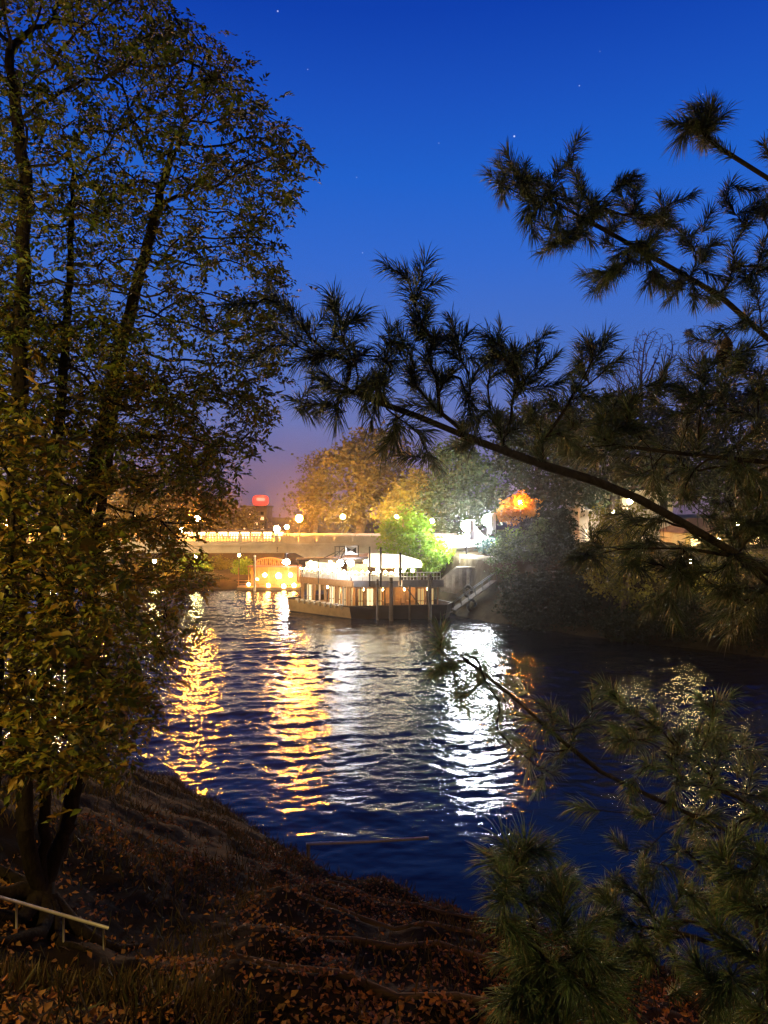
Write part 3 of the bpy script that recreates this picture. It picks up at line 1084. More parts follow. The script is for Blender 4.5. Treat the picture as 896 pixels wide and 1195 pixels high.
pine_bough(young, [(1150, 1250, 4.1), (1000, 1180, 3.8), (880, 1120, 3.6), (800, 1090, 3.5), (740, 1080, 3.4)], [(720, 1060), (700, 1040), (740, 1110)],
           110, .12, .0028, .11, .02, 'needles_pale', 63, mass=([(700, 1000), (800, 1000), (960, 1080), (960, 1240), (660, 1240), (680, 1120)], 70, 3.2, 4.2))
sap = thing('pine_sapling', 'small bright green pine sapling in the lower middle, its long needles fanned out', 'tree', tuple(P(665, 1330, 3.0)))
pine_bough(sap, [(665, 1330, 3.0), (655, 1240, 3.0), (645, 1160, 3.0), (625, 1090, 3.0), (608, 1030, 3.0)], [(604, 1015), (612, 1000), (590, 1050), (630, 1050), (600, 1085), (650, 1090), (625, 1120), (610, 1140), (665, 1140), (690, 1165), (640, 1165), (610, 1180), (660, 1195), (680, 1110)],
           170, .15, .0027, .13, .014, 'needles_pale', 64, dj=.12, up=.3)
sap2 = thing('pine_sapling', 'pine sapling at the lower right corner with one star shaped needle fan', 'tree', tuple(P(920, 1330, 3.1)))
pine_bough(sap2, [(920, 1330, 3.1), (905, 1220, 3.1), (890, 1120, 3.05), (878, 1050, 3.0)], [(868, 1020), (880, 1000), (850, 1050), (895, 1060), (840, 1090), (870, 1110), (900, 1130), (850, 1150), (880, 1180), (820, 1140)],
           130, .15, .0030, .10, .014, 'needles_pale', 65, dj=.15, up=.35)


# ------------------------------------------------------------------ the bridge
BY0, BY1 = 86.0, 95.0
bridge = thing('road_bridge', 'flat concrete road bridge crossing the river with a bright lit parapet', 'bridge', (-25, 90, 0))
MB().box(((-62 + 9) / 2, 90.5, 6.32), (71, 9.4, .24)).build('deck', 'concrete', bridge)
gb = MB()
for y_ in (86.35, 90.5, 94.6):
    gb.prism([(-62, y_ - .3), (-9.9, y_ - .3), (-9.9, y_ + .3), (-62, y_ + .3)], 5.42, 6.195)
gb.build('girder', 'concrete', bridge)
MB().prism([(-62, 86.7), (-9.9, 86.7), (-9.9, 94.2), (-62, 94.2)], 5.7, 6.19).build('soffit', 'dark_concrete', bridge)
hb = MB()
hx = [(-9.9, 5.42), (-8.6, 4.75), (-7.2, 4.45), (9, 4.3)]
n = len(hb.v)
pr = [(-9.9, 6.195)] + hx + [(9, 6.195)]
hb.v += [(x_, 86.02, z_) for x_, z_ in pr] + [(x_, 94.9, z_) for x_, z_ in pr]
k = len(pr)
hb.f += [tuple(range(n, n + k)), tuple(n + k + i for i in reversed(range(k)))] + [(n + (i + 1) % k, n + i, n + k + i, n + k + (i + 1) % k) for i in range(k)]
hb.build('abutment', 'concrete', bridge)
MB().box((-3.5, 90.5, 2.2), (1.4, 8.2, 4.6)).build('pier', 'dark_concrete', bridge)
MB().box((-33, 90.5, 2.6), (1.2, 8.2, 5.6)).build('pier', 'concrete', bridge)
for y_ in (86.0, 95.0):
    pb = MB()
    pb.box((-26.5, y_, 6.60), (71, .18, .30))
    pb.box((-26.5, y_, 7.29), (71, .26, .12))
    x_ = -61.8
    while x_ < 8.9:
        pb.box((x_, y_, 6.985), (.14, .12, .48))
        x_ += .34
    for i in range(10):
        pb.box((-10.55 + i * 2.0, y_, 6.98), (1.9, .05, .46))
    pb.build('parapet', 'concrete', bridge)
pb = MB()
x_ = -60
while x_ < 8.8:
    MB().box((x_, 85.97, 6.92), (.34, .34, .98)).build('parapet_post', 'concrete', bridge)
    x_ += 4.0
# little drain spouts on the girder face
for x_ in (-20.4, -16.0, -11.9):
    MB().tube([(x_, 86.06, 6.05), (x_, 85.75, 5.9), (x_, 85.7, 5.55)], .05, 6).build('drain_spout', 'dark_metal', bridge)


def street_lamp(x, y, Y, label, zbase, r_head, matname, group, kind='street_lamp'):
    p = P(x, y, Y)
    o = thing(kind, label, 'street lamp', (p[0], p[1], zbase), group)
    MB().tube([(p[0], p[1], zbase), (p[0], p[1], zbase + .5), (p[0], p[1], p[2] - r_head)], [.09, .06, .045], 8).build('post', 'dark_metal', o, True)
    MB().tube([(p[0], p[1], p[2] + r_head * .9), (p[0], p[1], p[2] + r_head * 1.25)], [r_head * .7, .05], 10).build('cap', 'dark_metal', o)
    MB().ball(p, r_head, 12, 8).build('globe', matname, o, True)
    return o


BL = 'street lamps along the bridge'
street_lamp(230, 605, 93.5, 'orange street lamp over the bridge, just right of the leafy tree', 6.44, .42, 'sodium', BL)
street_lamp(349, 605, 93.5, 'orange street lamp over the bridge, right of the red sign', 6.44, .42, 'sodium', BL)
street_lamp(104, 606, 93.5, 'orange street lamp glimpsed through the leaves beside the slender trunk', 6.44, .36, 'sodium', BL)
street_lamp(8, 610, 93.5, 'orange street lamp hidden in the leaves at the far left', 6.44, .36, 'sodium', BL)
street_lamp(323, 617, 89.5, 'larger pale yellow globe lamp low over the parapet', 6.44, .36, 'warm_globe', 'globe lamps low on the bridge')
street_lamp(334.5, 615, 90.5, 'smaller pale yellow globe lamp over the parapet, right of the larger one', 6.44, .26, 'warm_globe', 'globe lamps low on the bridge')
street_lamp(212, 618, 89.5, 'pale yellow globe lamp low over the bridge at its leafy left end', 6.44, .28, 'warm_globe', 'globe lamps low on the bridge')

kb = thing('kiosk_row', 'row of low kiosks with glowing shop fronts behind the bridge parapet', 'kiosk', (-28, 126, 2))
kx0, kx1 = (212 - CX) / F * 125, (331 - CX) / F * 125
MB().box(((kx0 + kx1) / 2, 127.5, 4.4), (kx1 - kx0, 3, 5.0)).build('wall', 'dark_wood', kb)
MB().box(((kx0 + kx1) / 2, 127.2, 7.0), (kx1 - kx0 + .4, 3.8, .2)).build('roof', 'dark_canvas', kb)
for i in range(9):
    w_ = (kx1 - kx0) / 9
    MB().box((kx0 + w_ * (i + .5), 125.96, 5.75), (w_ * rng.uniform(.72, .9), .08, 1.9)).build('shop_front', 'shop_glow' if i % 4 != 2 else 'window_warm', kb)
EL = 'street lamps on the left embankment'
for x_, y_, Y, r_, lb in ((14, 560, 64, .40, 'tall sodium lamp on the left embankment, behind the leaves at the left edge'), (78, 575, 70, .40, 'tall sodium lamp on the left embankment, behind the leaves beside the slender trunk')):
    street_lamp(x_, y_, Y, lb, -1, r_, 'embankment_lamp', EL)
# tower with small lit windows and a red roof sign, far behind
tw = thing('tower_block', 'dark tower block far behind the bridge with small lit windows and a red roof sign', 'building', (-32, 190, 3))
x0, x1, zt = (281 - CX) / F * 190, (311 - CX) / F * 190, HC + (CY - 592) / F * 190
MB().box(((x0 + x1) / 2, 195, (3 + zt) / 2), (x1 - x0, 10, zt - 3)).build('wall', 'grey_plaster', tw)
MB().box(((x0 + x1) / 2, 195, zt + .2), (x1 - x0 + .5, 10.5, .4)).build('roof', 'dark_concrete', tw)
rw = np.random.default_rng(9)
for i in range(4):
    for j in range(5):
        wx, wz = x0 + .9 + i * 1.45, 4.5 + j * 1.3
        wo = MB().box((wx, 189.98, wz), (.75, .08, .75)).build('window', 'window_lit' if rw.random() < .5 else 'window_dark', tw)
lx = (303.5 - CX) / F * 189
lz = HC + (CY - 584) / F * 189
sg = MB()
pl = []
for i in range(24):
    an = 2 * math.pi * i / 24
    pl.append((lx + 2.0 * math.copysign(abs(math.cos(an)) ** .6, math.cos(an)), 189.4, lz + 1.35 * math.copysign(abs(math.sin(an)) ** .6, math.sin(an))))
sg.slab(pl, .5)
so = sg.build('roof_sign', 'sign_red', tw)
MB().box((lx + .1, 189.3 - .25, lz + .25), (1.9, .12, .45)).build('lettering', 'sign_pale', so)
MB().bar((lx - 1, 189.6, zt), (lx - 1, 189.6, lz - 1), .12).bar((lx + 1, 189.6, zt), (lx + 1, 189.6, lz - 1), .12).bar((lx - 1, 189.6, lz - 1), (lx + 1, 189.6, lz - 1), .12).build('sign_frame', 'dark_metal', tw)
# a lower lit-window block left of it
lb_ = thing('apartment_block', 'low apartment block with scattered lit windows left of the tower', 'building', (-62, 185, 3))
MB().box((-60, 190, 8.2), (34, 10, 9.5)).build('wall', 'grey_plaster', lb_)
for i in range(13):
    for j in range(3):
        if rw.random() < .75:
            MB().box((-75 + i * 2.5, 184.97, 6 + j * 2.6), (1.0, .08, 1.2)).build('window', 'window_warm' if rw.random() < .45 else 'window_dark', lb_)

# ------------------------------------------------------------------ the lit pontoon under the bridge
pt = thing('floating_pontoon', 'low pontoon under the bridge strung with orange lamps', 'pontoon', (-13.5, 98.3, 0))
px0, px1 = (276 - CX) / F * 98, (350 - CX) / F * 98
MB().box(((px0 + px1) / 2, 99.3, .12), (px1 - px0, 2.4, .5)).build('hull', 'dark_wood', pt)
MB().box(((px0 + px1) / 2, 99.3, .43), (px1 - px0 - .1, 2.3, .10)).build('deck', 'wood', pt)
MB().box(((px0 + px1) / 2 + .6, 100.35, 1.7), (px1 - px0 - 1.6, .12, 2.4)).build('wall', 'wood', pt)
MB().box(((px0 + px1) / 2 + .6, 99.6, 2.98), (px1 - px0 - 1.2, 2.2, .10)).build('roof', 'roof_tile', pt)
for x_ in np.linspace(px0 + .2, px1 - .2, 7):
    MB().box((x_, 98.25, 1.68), (.10, .10, 2.4)).build('post', 'wood', pt)
MB().bar((px0, 98.2, 1.25), (px1, 98.2, 1.25), .07).bar((px0, 98.2, .85), (px1, 98.2, .85), .05).build('railing', 'wood', pt)
for x_, y_, r_ in ((290, 682, .20), (313, 683, .24), (331, 684, .26), (343, 683, .26), (309, 671, .26), (325, 672, .36), (339, 671, .26), (300, 676, .14)):
    q = P(x_, y_, 98.0)
    MB().ball(q, r_, 10, 6).build('globe_lamp', 'orange_globe', pt, True)
# the arched lattice gate lit orange behind it
ga = thing('arched_gate', 'orange lit arched lattice gate behind the pontoon under the bridge', 'gate', tuple(P(314, 690, 103)))
gm = MB()
top = []
for i in range(13):
    f_ = i / 12
    x_ = 300 + 29 * f_
    top.append(P(x_, 654 - 3.0 * math.sin(math.pi * f_), 103))
gm.tube(top, .10, 6)
botl = [P(300 + 29 * i / 12, 661, 103) for i in range(13)]
gm.tube(botl, .10, 6)
for i in range(0, 13):
    gm.bar(top[i], botl[i], .11)
for i in range(0, 12, 2):
    gm.bar(top[i], botl[i + 1], .07)
gm.build('arch', 'wood', ga)
for x_ in (300, 329):
    gq = P(x_, 661, 103)
    MB().bar((gq[0], gq[1], .3), gq, .22).build('post', 'wood', ga)
wl = thing('bracket_lamp', 'bright white lamp under the bridge beside the abutment', 'lamp', tuple(P(334, 656, 97)))
q = P(334, 656, 97)
MB().ball(q, .38, 12, 8, (1.2, 1, .85)).build('globe', 'white_globe', wl, True)
MB().bar(q + np.array([0, 0, .3]), q + np.array([0, 0, 1.0]), .08).bar(q + np.array([0, 0, 1.0]), (q[0] + .9, 94.8, 5.3), .08).build('bracket', 'dark_metal', wl)
post = thing('navigation_post', 'pale wooden post standing in the water left of the pontoon', 'post', (P(297, 689, 97)[0], 97, -1))
MB().tube([(P(297, 689, 97)[0], 97, -1), (P(297, 689, 97)[0], 97, P(0, 650, 97)[2])], [.16, .13], 8).build('shaft', 'concrete', post)
MB().ball((P(297, 689, 97)[0], 97, P(0, 650, 97)[2] + .1), .17, 8, 5).build('cap', 'white_paint', post)
post['label'] = 'pale post standing in the water left of the orange gate'

# lamps standing among the yellow lit shrubs beyond the bridge
GL = 'garden lamps under the bridge'
for x_, y_, Y, lb in ((228, 650, 108, 'yellow garden lamp among shrubs at the left under the bridge'), (279, 648, 108, 'pale garden lamp in the middle of the gap under the bridge'),
                      (180, 655, 108, 'yellow garden lamp behind the slender tree leaves, right of the dark trunk'), (60, 655, 108, 'yellow garden lamp behind the leaves at the far left')):
    street_lamp(x_, y_, Y, lb, 1.0, .26 if x_ != 279 else .2, 'garden_glow' if x_ != 279 else 'warm_globe', GL, 'garden_lamp')

# ------------------------------------------------------------------ the restaurant boat
boat = thing('restaurant_boat', 'two deck restaurant boat with a dark hull, glowing decks and white awning', 'boat', (-1.5, 76, 0))
H = [(-9.7, 77.4), (-3.2, 71.6), (5.9, 71.9), (6.5, 73.2), (4.6, 78.6), (-5.2, 82.6)]


def inset(poly, d):
    n = len(poly)
    res = []
    for i in range(n):
        a, b_, c = np.array(poly[i - 1]), np.array(poly[i]), np.array(poly[(i + 1) % n])
        e1, e2 = unit(b_ - a), unit(c - b_)
        n1, n2 = np.array([-e1[1], e1[0]]), np.array([-e2[1], e2[0]])
        mm = unit(n1 + n2)
        res.append(tuple(b_ + mm * d / max(.4, mm @ n1)))
    return res


def hull_ring(z, d):
    return [(p[0], p[1], z) for p in inset(H, d)]


hm = MB()
rings = [hull_ring(-.5, .35), hull_ring(.15, .22), hull_ring(.9, .05), hull_ring(1.22, 0)]
sheer = [.22, 0, .12, .18, .1, .1]
rings[3] = [(x, y, z + s_) for (x, y, z), s_ in zip(rings[3], sheer)]
inn = [(p[0], p[1], rings[3][i][2]) for i, p in enumerate(inset(H, .14))]
dk = [(p[0], p[1], .72) for p in inset(H, .14)]
allr = rings + [inn, dk]
for rg in allr:
    hm.v += rg
for a in range(len(allr) - 1):
    for i in range(6):
        j = (i + 1) % 6
        hm.f.append((a * 6 + i, a * 6 + j, (a + 1) * 6 + j, (a + 1) * 6 + i))
hm.f.append(tuple(5 * 6 + i for i in range(6)))
hull = hm.build('hull', 'black_hull', boat)
# beige plated section on the stern quarter, and the rubbing strake
e0, e1 = np.array(H[0]), np.array(H[1])
nrm = np.array([e1[1] - e0[1], -(e1[0] - e0[0])])
nrm = unit(nrm)


def on_edge(a, b_, f, off, z):
    a, b_ = np.array(a), np.array(b_)
    d = unit(b_ - a)
    nn = np.array([d[1], -d[0]])
    q = a + (b_ - a) * f + nn * off
    return np.array([q[0], q[1], z])


hp = MB()
hp.slab([on_edge(H[0], H[1], .0, -.20, .08), on_edge(H[0], H[1], 1.0, -.20, .08), on_edge(H[0], H[1], 1.0, .035, 1.10), on_edge(H[0], H[1], .0, .035, 1.28)], .03)
hp.build('hull_panel', 'beige_hull', hull)
rs = MB()
rs.bar(on_edge(H[0], H[1], 0, .05, 1.40), on_edge(H[0], H[1], 1, .05, 1.20), .12, .07)
rs.bar(on_edge(H[1], H[2], 0, .03, 1.23), on_edge(H[1], H[2], 1, .03, 1.36), .12, .07)
rs.bar(on_edge(H[2], H[3], 0, .03, 1.36), on_edge(H[2], H[3], 1, .03, 1.42), .12, .07)
rs.bar(on_edge(H[2], H[3], -.9, .03, .52), on_edge(H[2], H[3], 1, .03, .55), .08, .06)
rs.build('rubbing_strake', 'dark_wood', hull)
# bundled pale cloth and rope along the gunwale
for i in range(9):
    f_ = .18 + i * .085
    q = on_edge(H[0], H[1], f_, .02, 1.36 - .17 * f_)
    fb = MB()
    fb.ball(q, .24, 9, 6, (1.3, 1.0, .6)).ball(q + np.array([.1, -.14, -.16]), .15, 8, 5, (1, .8, 1.3))
    fb.build('rope_bundle', 'rope', boat, True)
# lower deck: back wall, cabin, windows
IN = inset(H, .9)
IN2 = inset(H, 2.9)
cab = MB()
for i in (0, 1):
    a, b_ = IN2[i], IN2[i + 1]
    cab.prism([a, b_, tuple(np.array(b_) + np.array([0, .12])), tuple(np.array(a) + np.array([.08, .12]))], .73, 2.88)
cab.build('cabin_wall', 'wood', boat)
MB().prism(inset(H, .15), .725, .77).build('lower_deck', 'wood', boat)
# tall glazed frames of the lower deck (pale mullions)
for i, f_ in enumerate(np.linspace(.05, .93, 9)):
    q = on_edge(IN[0], IN[1], f_, 0, 0)
    MB().box((q[0], q[1], 1.81), (.12 if i % 2 else .3, .12, 2.13), -.73).build('cabin_post', 'cream_plaster' if i % 2 else 'wood', boat)
for i, f_ in enumerate((.03, .13, .25, .36, .47, .60, .72, .84, .97)):
    q = on_edge(IN[1], IN[2], f_, 0, 0)
    MB().box((q[0], q[1], 1.81), (.14, .14, 2.13)).build('cabin_post', 'wood' if i % 3 else 'dark_wood', boat)
for e_, f0, f1, mt_ in ((0, .06, .15, 'pane_bright'), (0, .50, .58, 'pane_bright'), (0, .62, .70, 'pane_warm'), (0, .74, .80, 'pane_warm'), (0, .84, .91, 'pane_warm'),
                       (1, .05, .11, 'pane_warm'), (1, .15, .23, 'pane_bright'), (1, .27, .33, 'pane_warm'), (1, .74, .82, 'pane_warm'), (1, .86, .93, 'pane_warm')):
    wo = MB().prism([tuple(on_edge(IN[e_], IN[e_ + 1], f_, o_, 0)[:2]) for f_, o_ in ((f0, -.5), (f1, -.5), (f1, -.56), (f0, -.56))], 1.0, 2.75).build('cabin_window', mt_, boat)
    wf = MB()
    for f_ in (f0, (f0 + f1) / 2, f1):
        wf.bar(on_edge(IN[e_], IN[e_ + 1], f_, -.47, .8), on_edge(IN[e_], IN[e_ + 1], f_, -.47, 2.85), .07)
    for z_ in (1.0, 1.55, 2.75):
        wf.bar(on_edge(IN[e_], IN[e_ + 1], f0, -.465, z_), on_edge(IN[e_], IN[e_ + 1], f1, -.465, z_), .06)
    wf.build('frame', 'dark_wood', wo)
MB().bar(on_edge(IN[1], IN[2], .62, .1, 2.75), on_edge(IN[1], IN[2], .78, .1, .95), .12).build('brace', 'dark_wood', boat)
MB().bar(on_edge(IN[1], IN[2], .55, .1, 2.5), on_edge(IN[1], IN[2], .64, .1, .95), .10).build('brace', 'wood', boat)
# lower deck furniture silhouettes: tables with chairs
for i, f_ in enumerate((.12, .30, .52, .76)):
    q = on_edge(IN2[1], IN2[2], f_, 1.0, .77)
    tb = MB()
    tb.box((q[0], q[1], 1.50), (.8, .8, .05)).box((q[0], q[1], 1.12), (.08, .08, .70))
    tb.build('table', 'wood', boat)
    for s_ in (-1, 1):
        cb = MB()
        cb.box((q[0] + s_ * .75, q[1], 1.2), (.42, .42, .05)).box((q[0] + s_ * .95, q[1], 1.48), (.05, .42, .5))
        for dx in (-.18, .18):
            for dy in (-.18, .18):
                cb.box((q[0] + s_ * .75 + dx, q[1] + dy, .97), (.04, .04, .41))
        cb.build('chair', 'dark_wood', boat)
# upper deck slab with fascia
MB().prism(inset(H, .75), 2.90, 3.02).build('upper_deck', 'wood', boat)
MB().bar(on_edge(IN[0], IN[1], 0, .12, 3.22), on_edge(IN[0], IN[1], 1, .12, 3.22), .10, .58).build('fascia', 'wood', boat)
MB().bar(on_edge(IN[1], IN[2], 0, .12, 3.22), on_edge(IN[1], IN[2], .52, .12, 3.22), .10, .58).build('fascia', 'grey_panel', boat)
MB().bar(on_edge(IN[1], IN[2], .56, .12, 3.25), on_edge(IN[1], IN[2], 1.04, .12, 3.25), .10, .68).build('fascia', 'grey_panel', boat)
# upper deck railing with balusters, rope lights and planters
rl = MB()
for i in (0, 1):
    a, b_ = IN[i], IN[i + 1]
    rl.bar(on_edge(a, b_, 0, .1, 4.30), on_edge(a, b_, 1, .1, 4.30), .08, .07)
    rl.bar(on_edge(a, b_, 0, .1, 3.90), on_edge(a, b_, 1, .1, 3.90), .04, .04)
    nb = 26
    for j in range(nb + 1):
        rl.bar(on_edge(a, b_, j / nb, .1, 3.5), on_edge(a, b_, j / nb, .1, 4.28), .04)
rl.build('railing', 'white_paint', boat)
for i, (e, f_) in enumerate([(0, f) for f in (.08, .22, .36, .50, .64, .78, .92)] + [(1, f) for f in (.05, .16, .27, .38, .48)]):
    q = on_edge(IN[e], IN[e + 1], f_, -.35, 0)
    pm = MB()
    pm.box((q[0], q[1], 3.72), (.85, .34, .42), -.73 if e == 0 else 0)
    po = pm.build('planter', 'white_paint', boat)
    pp = q + np.array([0, 0, 4.02]) + np.random.default_rng(i).normal(0, 1, (90, 3)) * np.array([.26, .16, .16])
    rr_ = np.random.default_rng(50 + i)
    V, Ft = leaf_geo(pp, unit(rr_.normal(0, 1, (90, 3)) + np.array([0, 0, .6])), unit(rr_.normal(0, 1, (90, 3))), np.full(90, .2), np.full(90, .1))
    mesh_np('flowers', V, Ft, 'canvas', po)
for e, n_ in ((0, 11), (1, 9)):
    for j in range(n_):
        q = on_edge(IN[e], IN[e + 1], (j + .5) / n_ * (1 if e == 0 else .60), .2, 4.36 + .06 * math.sin(j * 1.7))
        MB().ball(q, .085, 8, 5).build('light_bulb', 'warm_bulb', boat)
# roof over the left half: low dark tent roof
PT = inset(H, .75)
ra = [(-8.9, 77.0, 5.22), (-3.0, 72.15, 5.56), (-1.5, 72.15, 5.62), (-1.5, 79.6, 5.62), (-5.0, 81.4, 5.22)]
MB().prism([(p[0], p[1]) for p in ra], [p[2] for p in ra], [p[2] + .16 for p in ra]).build('roof', 'dark_canvas', boat)
# white awning over the right half
aw = MB()
rdg0, rdg1 = np.array([-1.5, 74.4, 5.80]), np.array([1.7, 74.0, 5.74])
aw.poly([(-1.55, 72.35, 4.86), (.2, 72.25, 4.72), (3.55, 72.25, 4.78), (3.62, 72.5, 5.10), (1.7, 73.2, 5.72), (-1.55, 73.3, 5.86)])
aw.poly([(3.62, 72.5, 5.10), (3.7, 78, 5.12), (1.7, 77.5, 5.74), (1.7, 73.2, 5.72)])
aw.poly([(-1.55, 73.3, 5.86), (1.7, 73.2, 5.72), (1.7, 77.5, 5.74), (-1.55, 78, 5.86)])
aw.build('awning', 'canvas', boat)
for x_, y_, z0, z1, w_ in ((-8.6, 76.9, 3.02, 5.25, .09), (-6.4, 75.0, 3.02, 5.35, .09), (-3.1, 72.6, 3.02, 5.5, .10), (-1.35, 72.3, 3.02, 6.75, .14), (-.30, 71.75, 3.02, 6.72, .17), (1.52, 71.7, 3.02, 6.2, .20),
                           (4.5, 72.6, 3.02, 4.3, .10), (-1.7, 79.3, 3.02, 5.6, .10), (3.4, 77.6, 3.02, 5.1, .1)):
    MB().box((x_, y_, (z0 + z1) / 2), (w_, w_, z1 - z0)).build('mast', 'dark_metal', boat)
# chimneys and thin rigging on the roof
MB().bar((-5.9, 74.7, 5.5), (-4.6, 73.6, 6.15), .08).bar((-4.1, 73.2, 5.6), (-3.7, 73.0, 6.4), .10).bar((-3.7, 73.0, 6.4), (-3.2, 72.8, 6.2), .07).build('rigging', 'dark_metal', boat)
# sign frame on the roof, white board with two dark triangles
s0, s1 = P(403, 647, 72.1), P(417, 637, 72.1)
sb_ = MB().box(((s0[0] + s1[0]) / 2, 72.1, (s0[2] + s1[2]) / 2), (s1[0] - s0[0], .12, s1[2] - s0[2])).build('sign', 'white_paint', boat)
cx_, cz_ = (s0[0] + s1[0]) / 2, (s0[2] + s1[2]) / 2
w_, h_ = (s1[0] - s0[0]) / 2, (s1[2] - s0[2]) / 2
em = MB()
em.slab([(cx_ - w_ * .75, 72.02, cz_ - h_ * .6), (cx_ - w_ * .02, 72.02, cz_), (cx_ - w_ * .75, 72.02, cz_ + h_ * .6)], .03)
em.slab([(cx_ + w_ * .12, 72.02, cz_ + h_ * .1), (cx_ + w_ * .8, 72.02, cz_ - h_ * .7), (cx_ + w_ * .8, 72.02, cz_ + h_ * .7)], .03)
em.bar((cx_ - w_ * .9, 72.0, cz_ + h_ * .8), (cx_ + w_ * .9, 72.0, cz_ - h_ * .85), .07)
em.build('emblem', 'dark_metal', sb_)
fr_ = MB()
for xx in (391, 396, 402.5, 418):
    fr_.bar(P(xx, 650, 72.2), P(xx, 637.5, 72.2), .08)
fr_.bar(P(390, 638, 72.2), P(419, 637, 72.2), .07).bar(P(390, 649, 72.2), P(402, 639, 72.2), .06).bar(P(391, 644, 72.2), P(402, 643, 72.2), .06)
fr_.build('sign_frame', 'dark_metal', boat)
# two big floodlights under the roof edge
for xx in (397, 409.5):
    q = P(xx, 657.3, 71.75)
    fo = MB().ball(q, .30, 12, 8, (1, .7, 1)).build('floodlight', 'boat_flood', boat, True)
    MB().bar(q + np.array([0, .1, .30]), q + np.array([0, .5, .45]), .06).build('bracket', 'dark_metal', fo)
# lamps inside
for x_, y_, z_ in ((-7.6, 77.6, 2.6), (-5.6, 75.9, 2.6), (-3.9, 74.5, 2.6), (-2.0, 73.4, 2.6), (-.2, 73.4, 2.6), (2.0, 73.6, 2.6), (4.2, 74.0, 2.6)):
    MB().ball((x_, y_, z_), .13, 8, 6).build('cabin_lamp', 'cabin_lamp', boat)
for x_, y_, z_ in ((-7.4, 77.6, 4.95), (-5.3, 76.0, 5.05), (-3.5, 74.5, 5.15), (-1.8, 74.3, 5.2), (.3, 74.6, 4.75), (2.0, 74.8, 4.5), (-.6, 73.1, 4.55), (1.2, 73.0, 4.5), (2.7, 72.9, 4.45)):
    MB().ball((x_, y_, z_), .15, 8, 6).build('deck_lamp', 'deck_lamp', boat)
# curtain and screens on the upper deck
MB().prism([(-8.0, 78.6), (-4.4, 75.9), (-4.3, 76.0), (-7.9, 78.7)], 3.05, 4.95).build('screen', 'cream_plaster', boat)
MB().prism([(-3.6, 75.2), (-1.6, 75.2), (-1.6, 75.3), (-3.6, 75.3)], 3.05, 4.9).build('screen', 'wood', boat)

# mooring posts in front of and beside the boat
for (x_, y0_, y1_, Y, w_, lb) in ((440.5, 720, 676, 71.2, .22, 'thin dark mooring post before the boat, left of the thick one'), (456.5, 722, 674, 71.0, .34, 'thick dark mooring post before the middle of the boat'),
                                  (501.5, 720, 670, 71.6, .34, 'dark mooring post before the right end of the boat'), (478, 720, 684, 71.35, .17, 'shortest mooring post, between the thick one and the right end')):
    q0, q1 = P(x_, y0_, Y), P(x_, y1_, Y)
    o = thing('mooring_post', lb, 'post', (q0[0], Y, -1), 'mooring posts along the boat')
    MB().tube([(q0[0], Y, -1), (q0[0], Y, q1[2] - .05), (q0[0], Y, q1[2])], [w_ / 2 * 1.1, w_ / 2, w_ / 2 * .8], 9).build('pile', 'dark_wood', o, True)
    MB().tube([(q0[0], Y, q1[2] - .5), (q0[0], Y, q1[2] - .38)], w_ / 2 * 1.15, 9).build('band', 'dark_metal', o)

# ------------------------------------------------------------------ right bank: wall, gangplank, tent, lamps
rwl = thing('retaining_wall', 'grey stone retaining wall on the slope right of the boat', 'wall', (7.5, 77.5, 2))
wb = MB()
pts = [P(514, 683, 78.6), P(532, 686, 78.2), P(548, 686, 77.8), P(581, 685, 77.2)]
tops = [P(514, 678, 78.6), P(532, 663, 78.2), P(548, 663, 77.8), P(581, 661, 77.2)]
for (a, b_, c, d) in zip(pts[:-1], pts[1:], tops[1:], tops[:-1]):
    wb.slab([a + (0, 0, -.6), b_ + (0, 0, -.6), c, d], .5)
wb.build('masonry', 'stone', rwl)
cp = MB()
for a, b_ in zip(tops[:-1], tops[1:]):
    cp.bar(a + (0, .2, .06), b_ + (0, .2, .06), .6, .12)
cp.build('coping', 'concrete', rwl)
bt = MB()
for x_, yb, yt in ((522, 686, 672), (529, 687, 666), (537, 687, 663.5), (546, 688, 663.5), (556, 687, 663), (568, 687, 662.5)):
    bt.bar(P(x_, yb, 77.4), P(x_, yt, 77.6), .28, .3)
bt.build('buttress', 'stone', rwl)
uw = thing('garden_wall', 'low pale wall along the path above the stone wall, below the tent', 'wall', (9, 81, 5))
MB().bar(P(536, 652, 80.5), P(582, 655, 79.6), .3, .9).build('masonry', 'cream_plaster', uw)
gp_ = thing('gangplank', 'long sloping gangplank between the boat and the bank', 'gangplank', tuple(P(530, 712, 73.4)))
a, b_ = P(529, 712, 73.2), P(579, 676, 75.2)
MB().bar(a, b_, .9, .10).build('walkway', 'dark_wood', gp_)
rg = MB()
up_ = np.array([0, 0, .75])
for s_ in (-.42, .42):
    o_ = np.array([0, s_, 0])
    rg.bar(a + o_ + up_, b_ + o_ + up_, .06)
    for j in range(7):
        q = a + (b_ - a) * j / 6 + o_
        rg.bar(q, q + up_, .05)
rg.build('railing', 'dark_metal', gp_)
for x_, y_, lb in ((546, 690, 'black tyre hung on the slope just above the gangplank'), (550, 706, 'black tyre lying on the slope below the gangplank')):
    ty = MB()
    q = P(x_, y_, 73.6 if y_ > 700 else 75.9)
    ring = [q + np.array([.38 * math.cos(t_), -.12 + .12 * math.sin(t_), .5 * math.sin(t_)]) for t_ in np.linspace(0, 2 * math.pi, 17)]
    ty.tube(ring, .15, 8)
    tag(ty.build('tyre', 'rubber', None, True), lb, 'tyre', 'tyres by the gangplank')

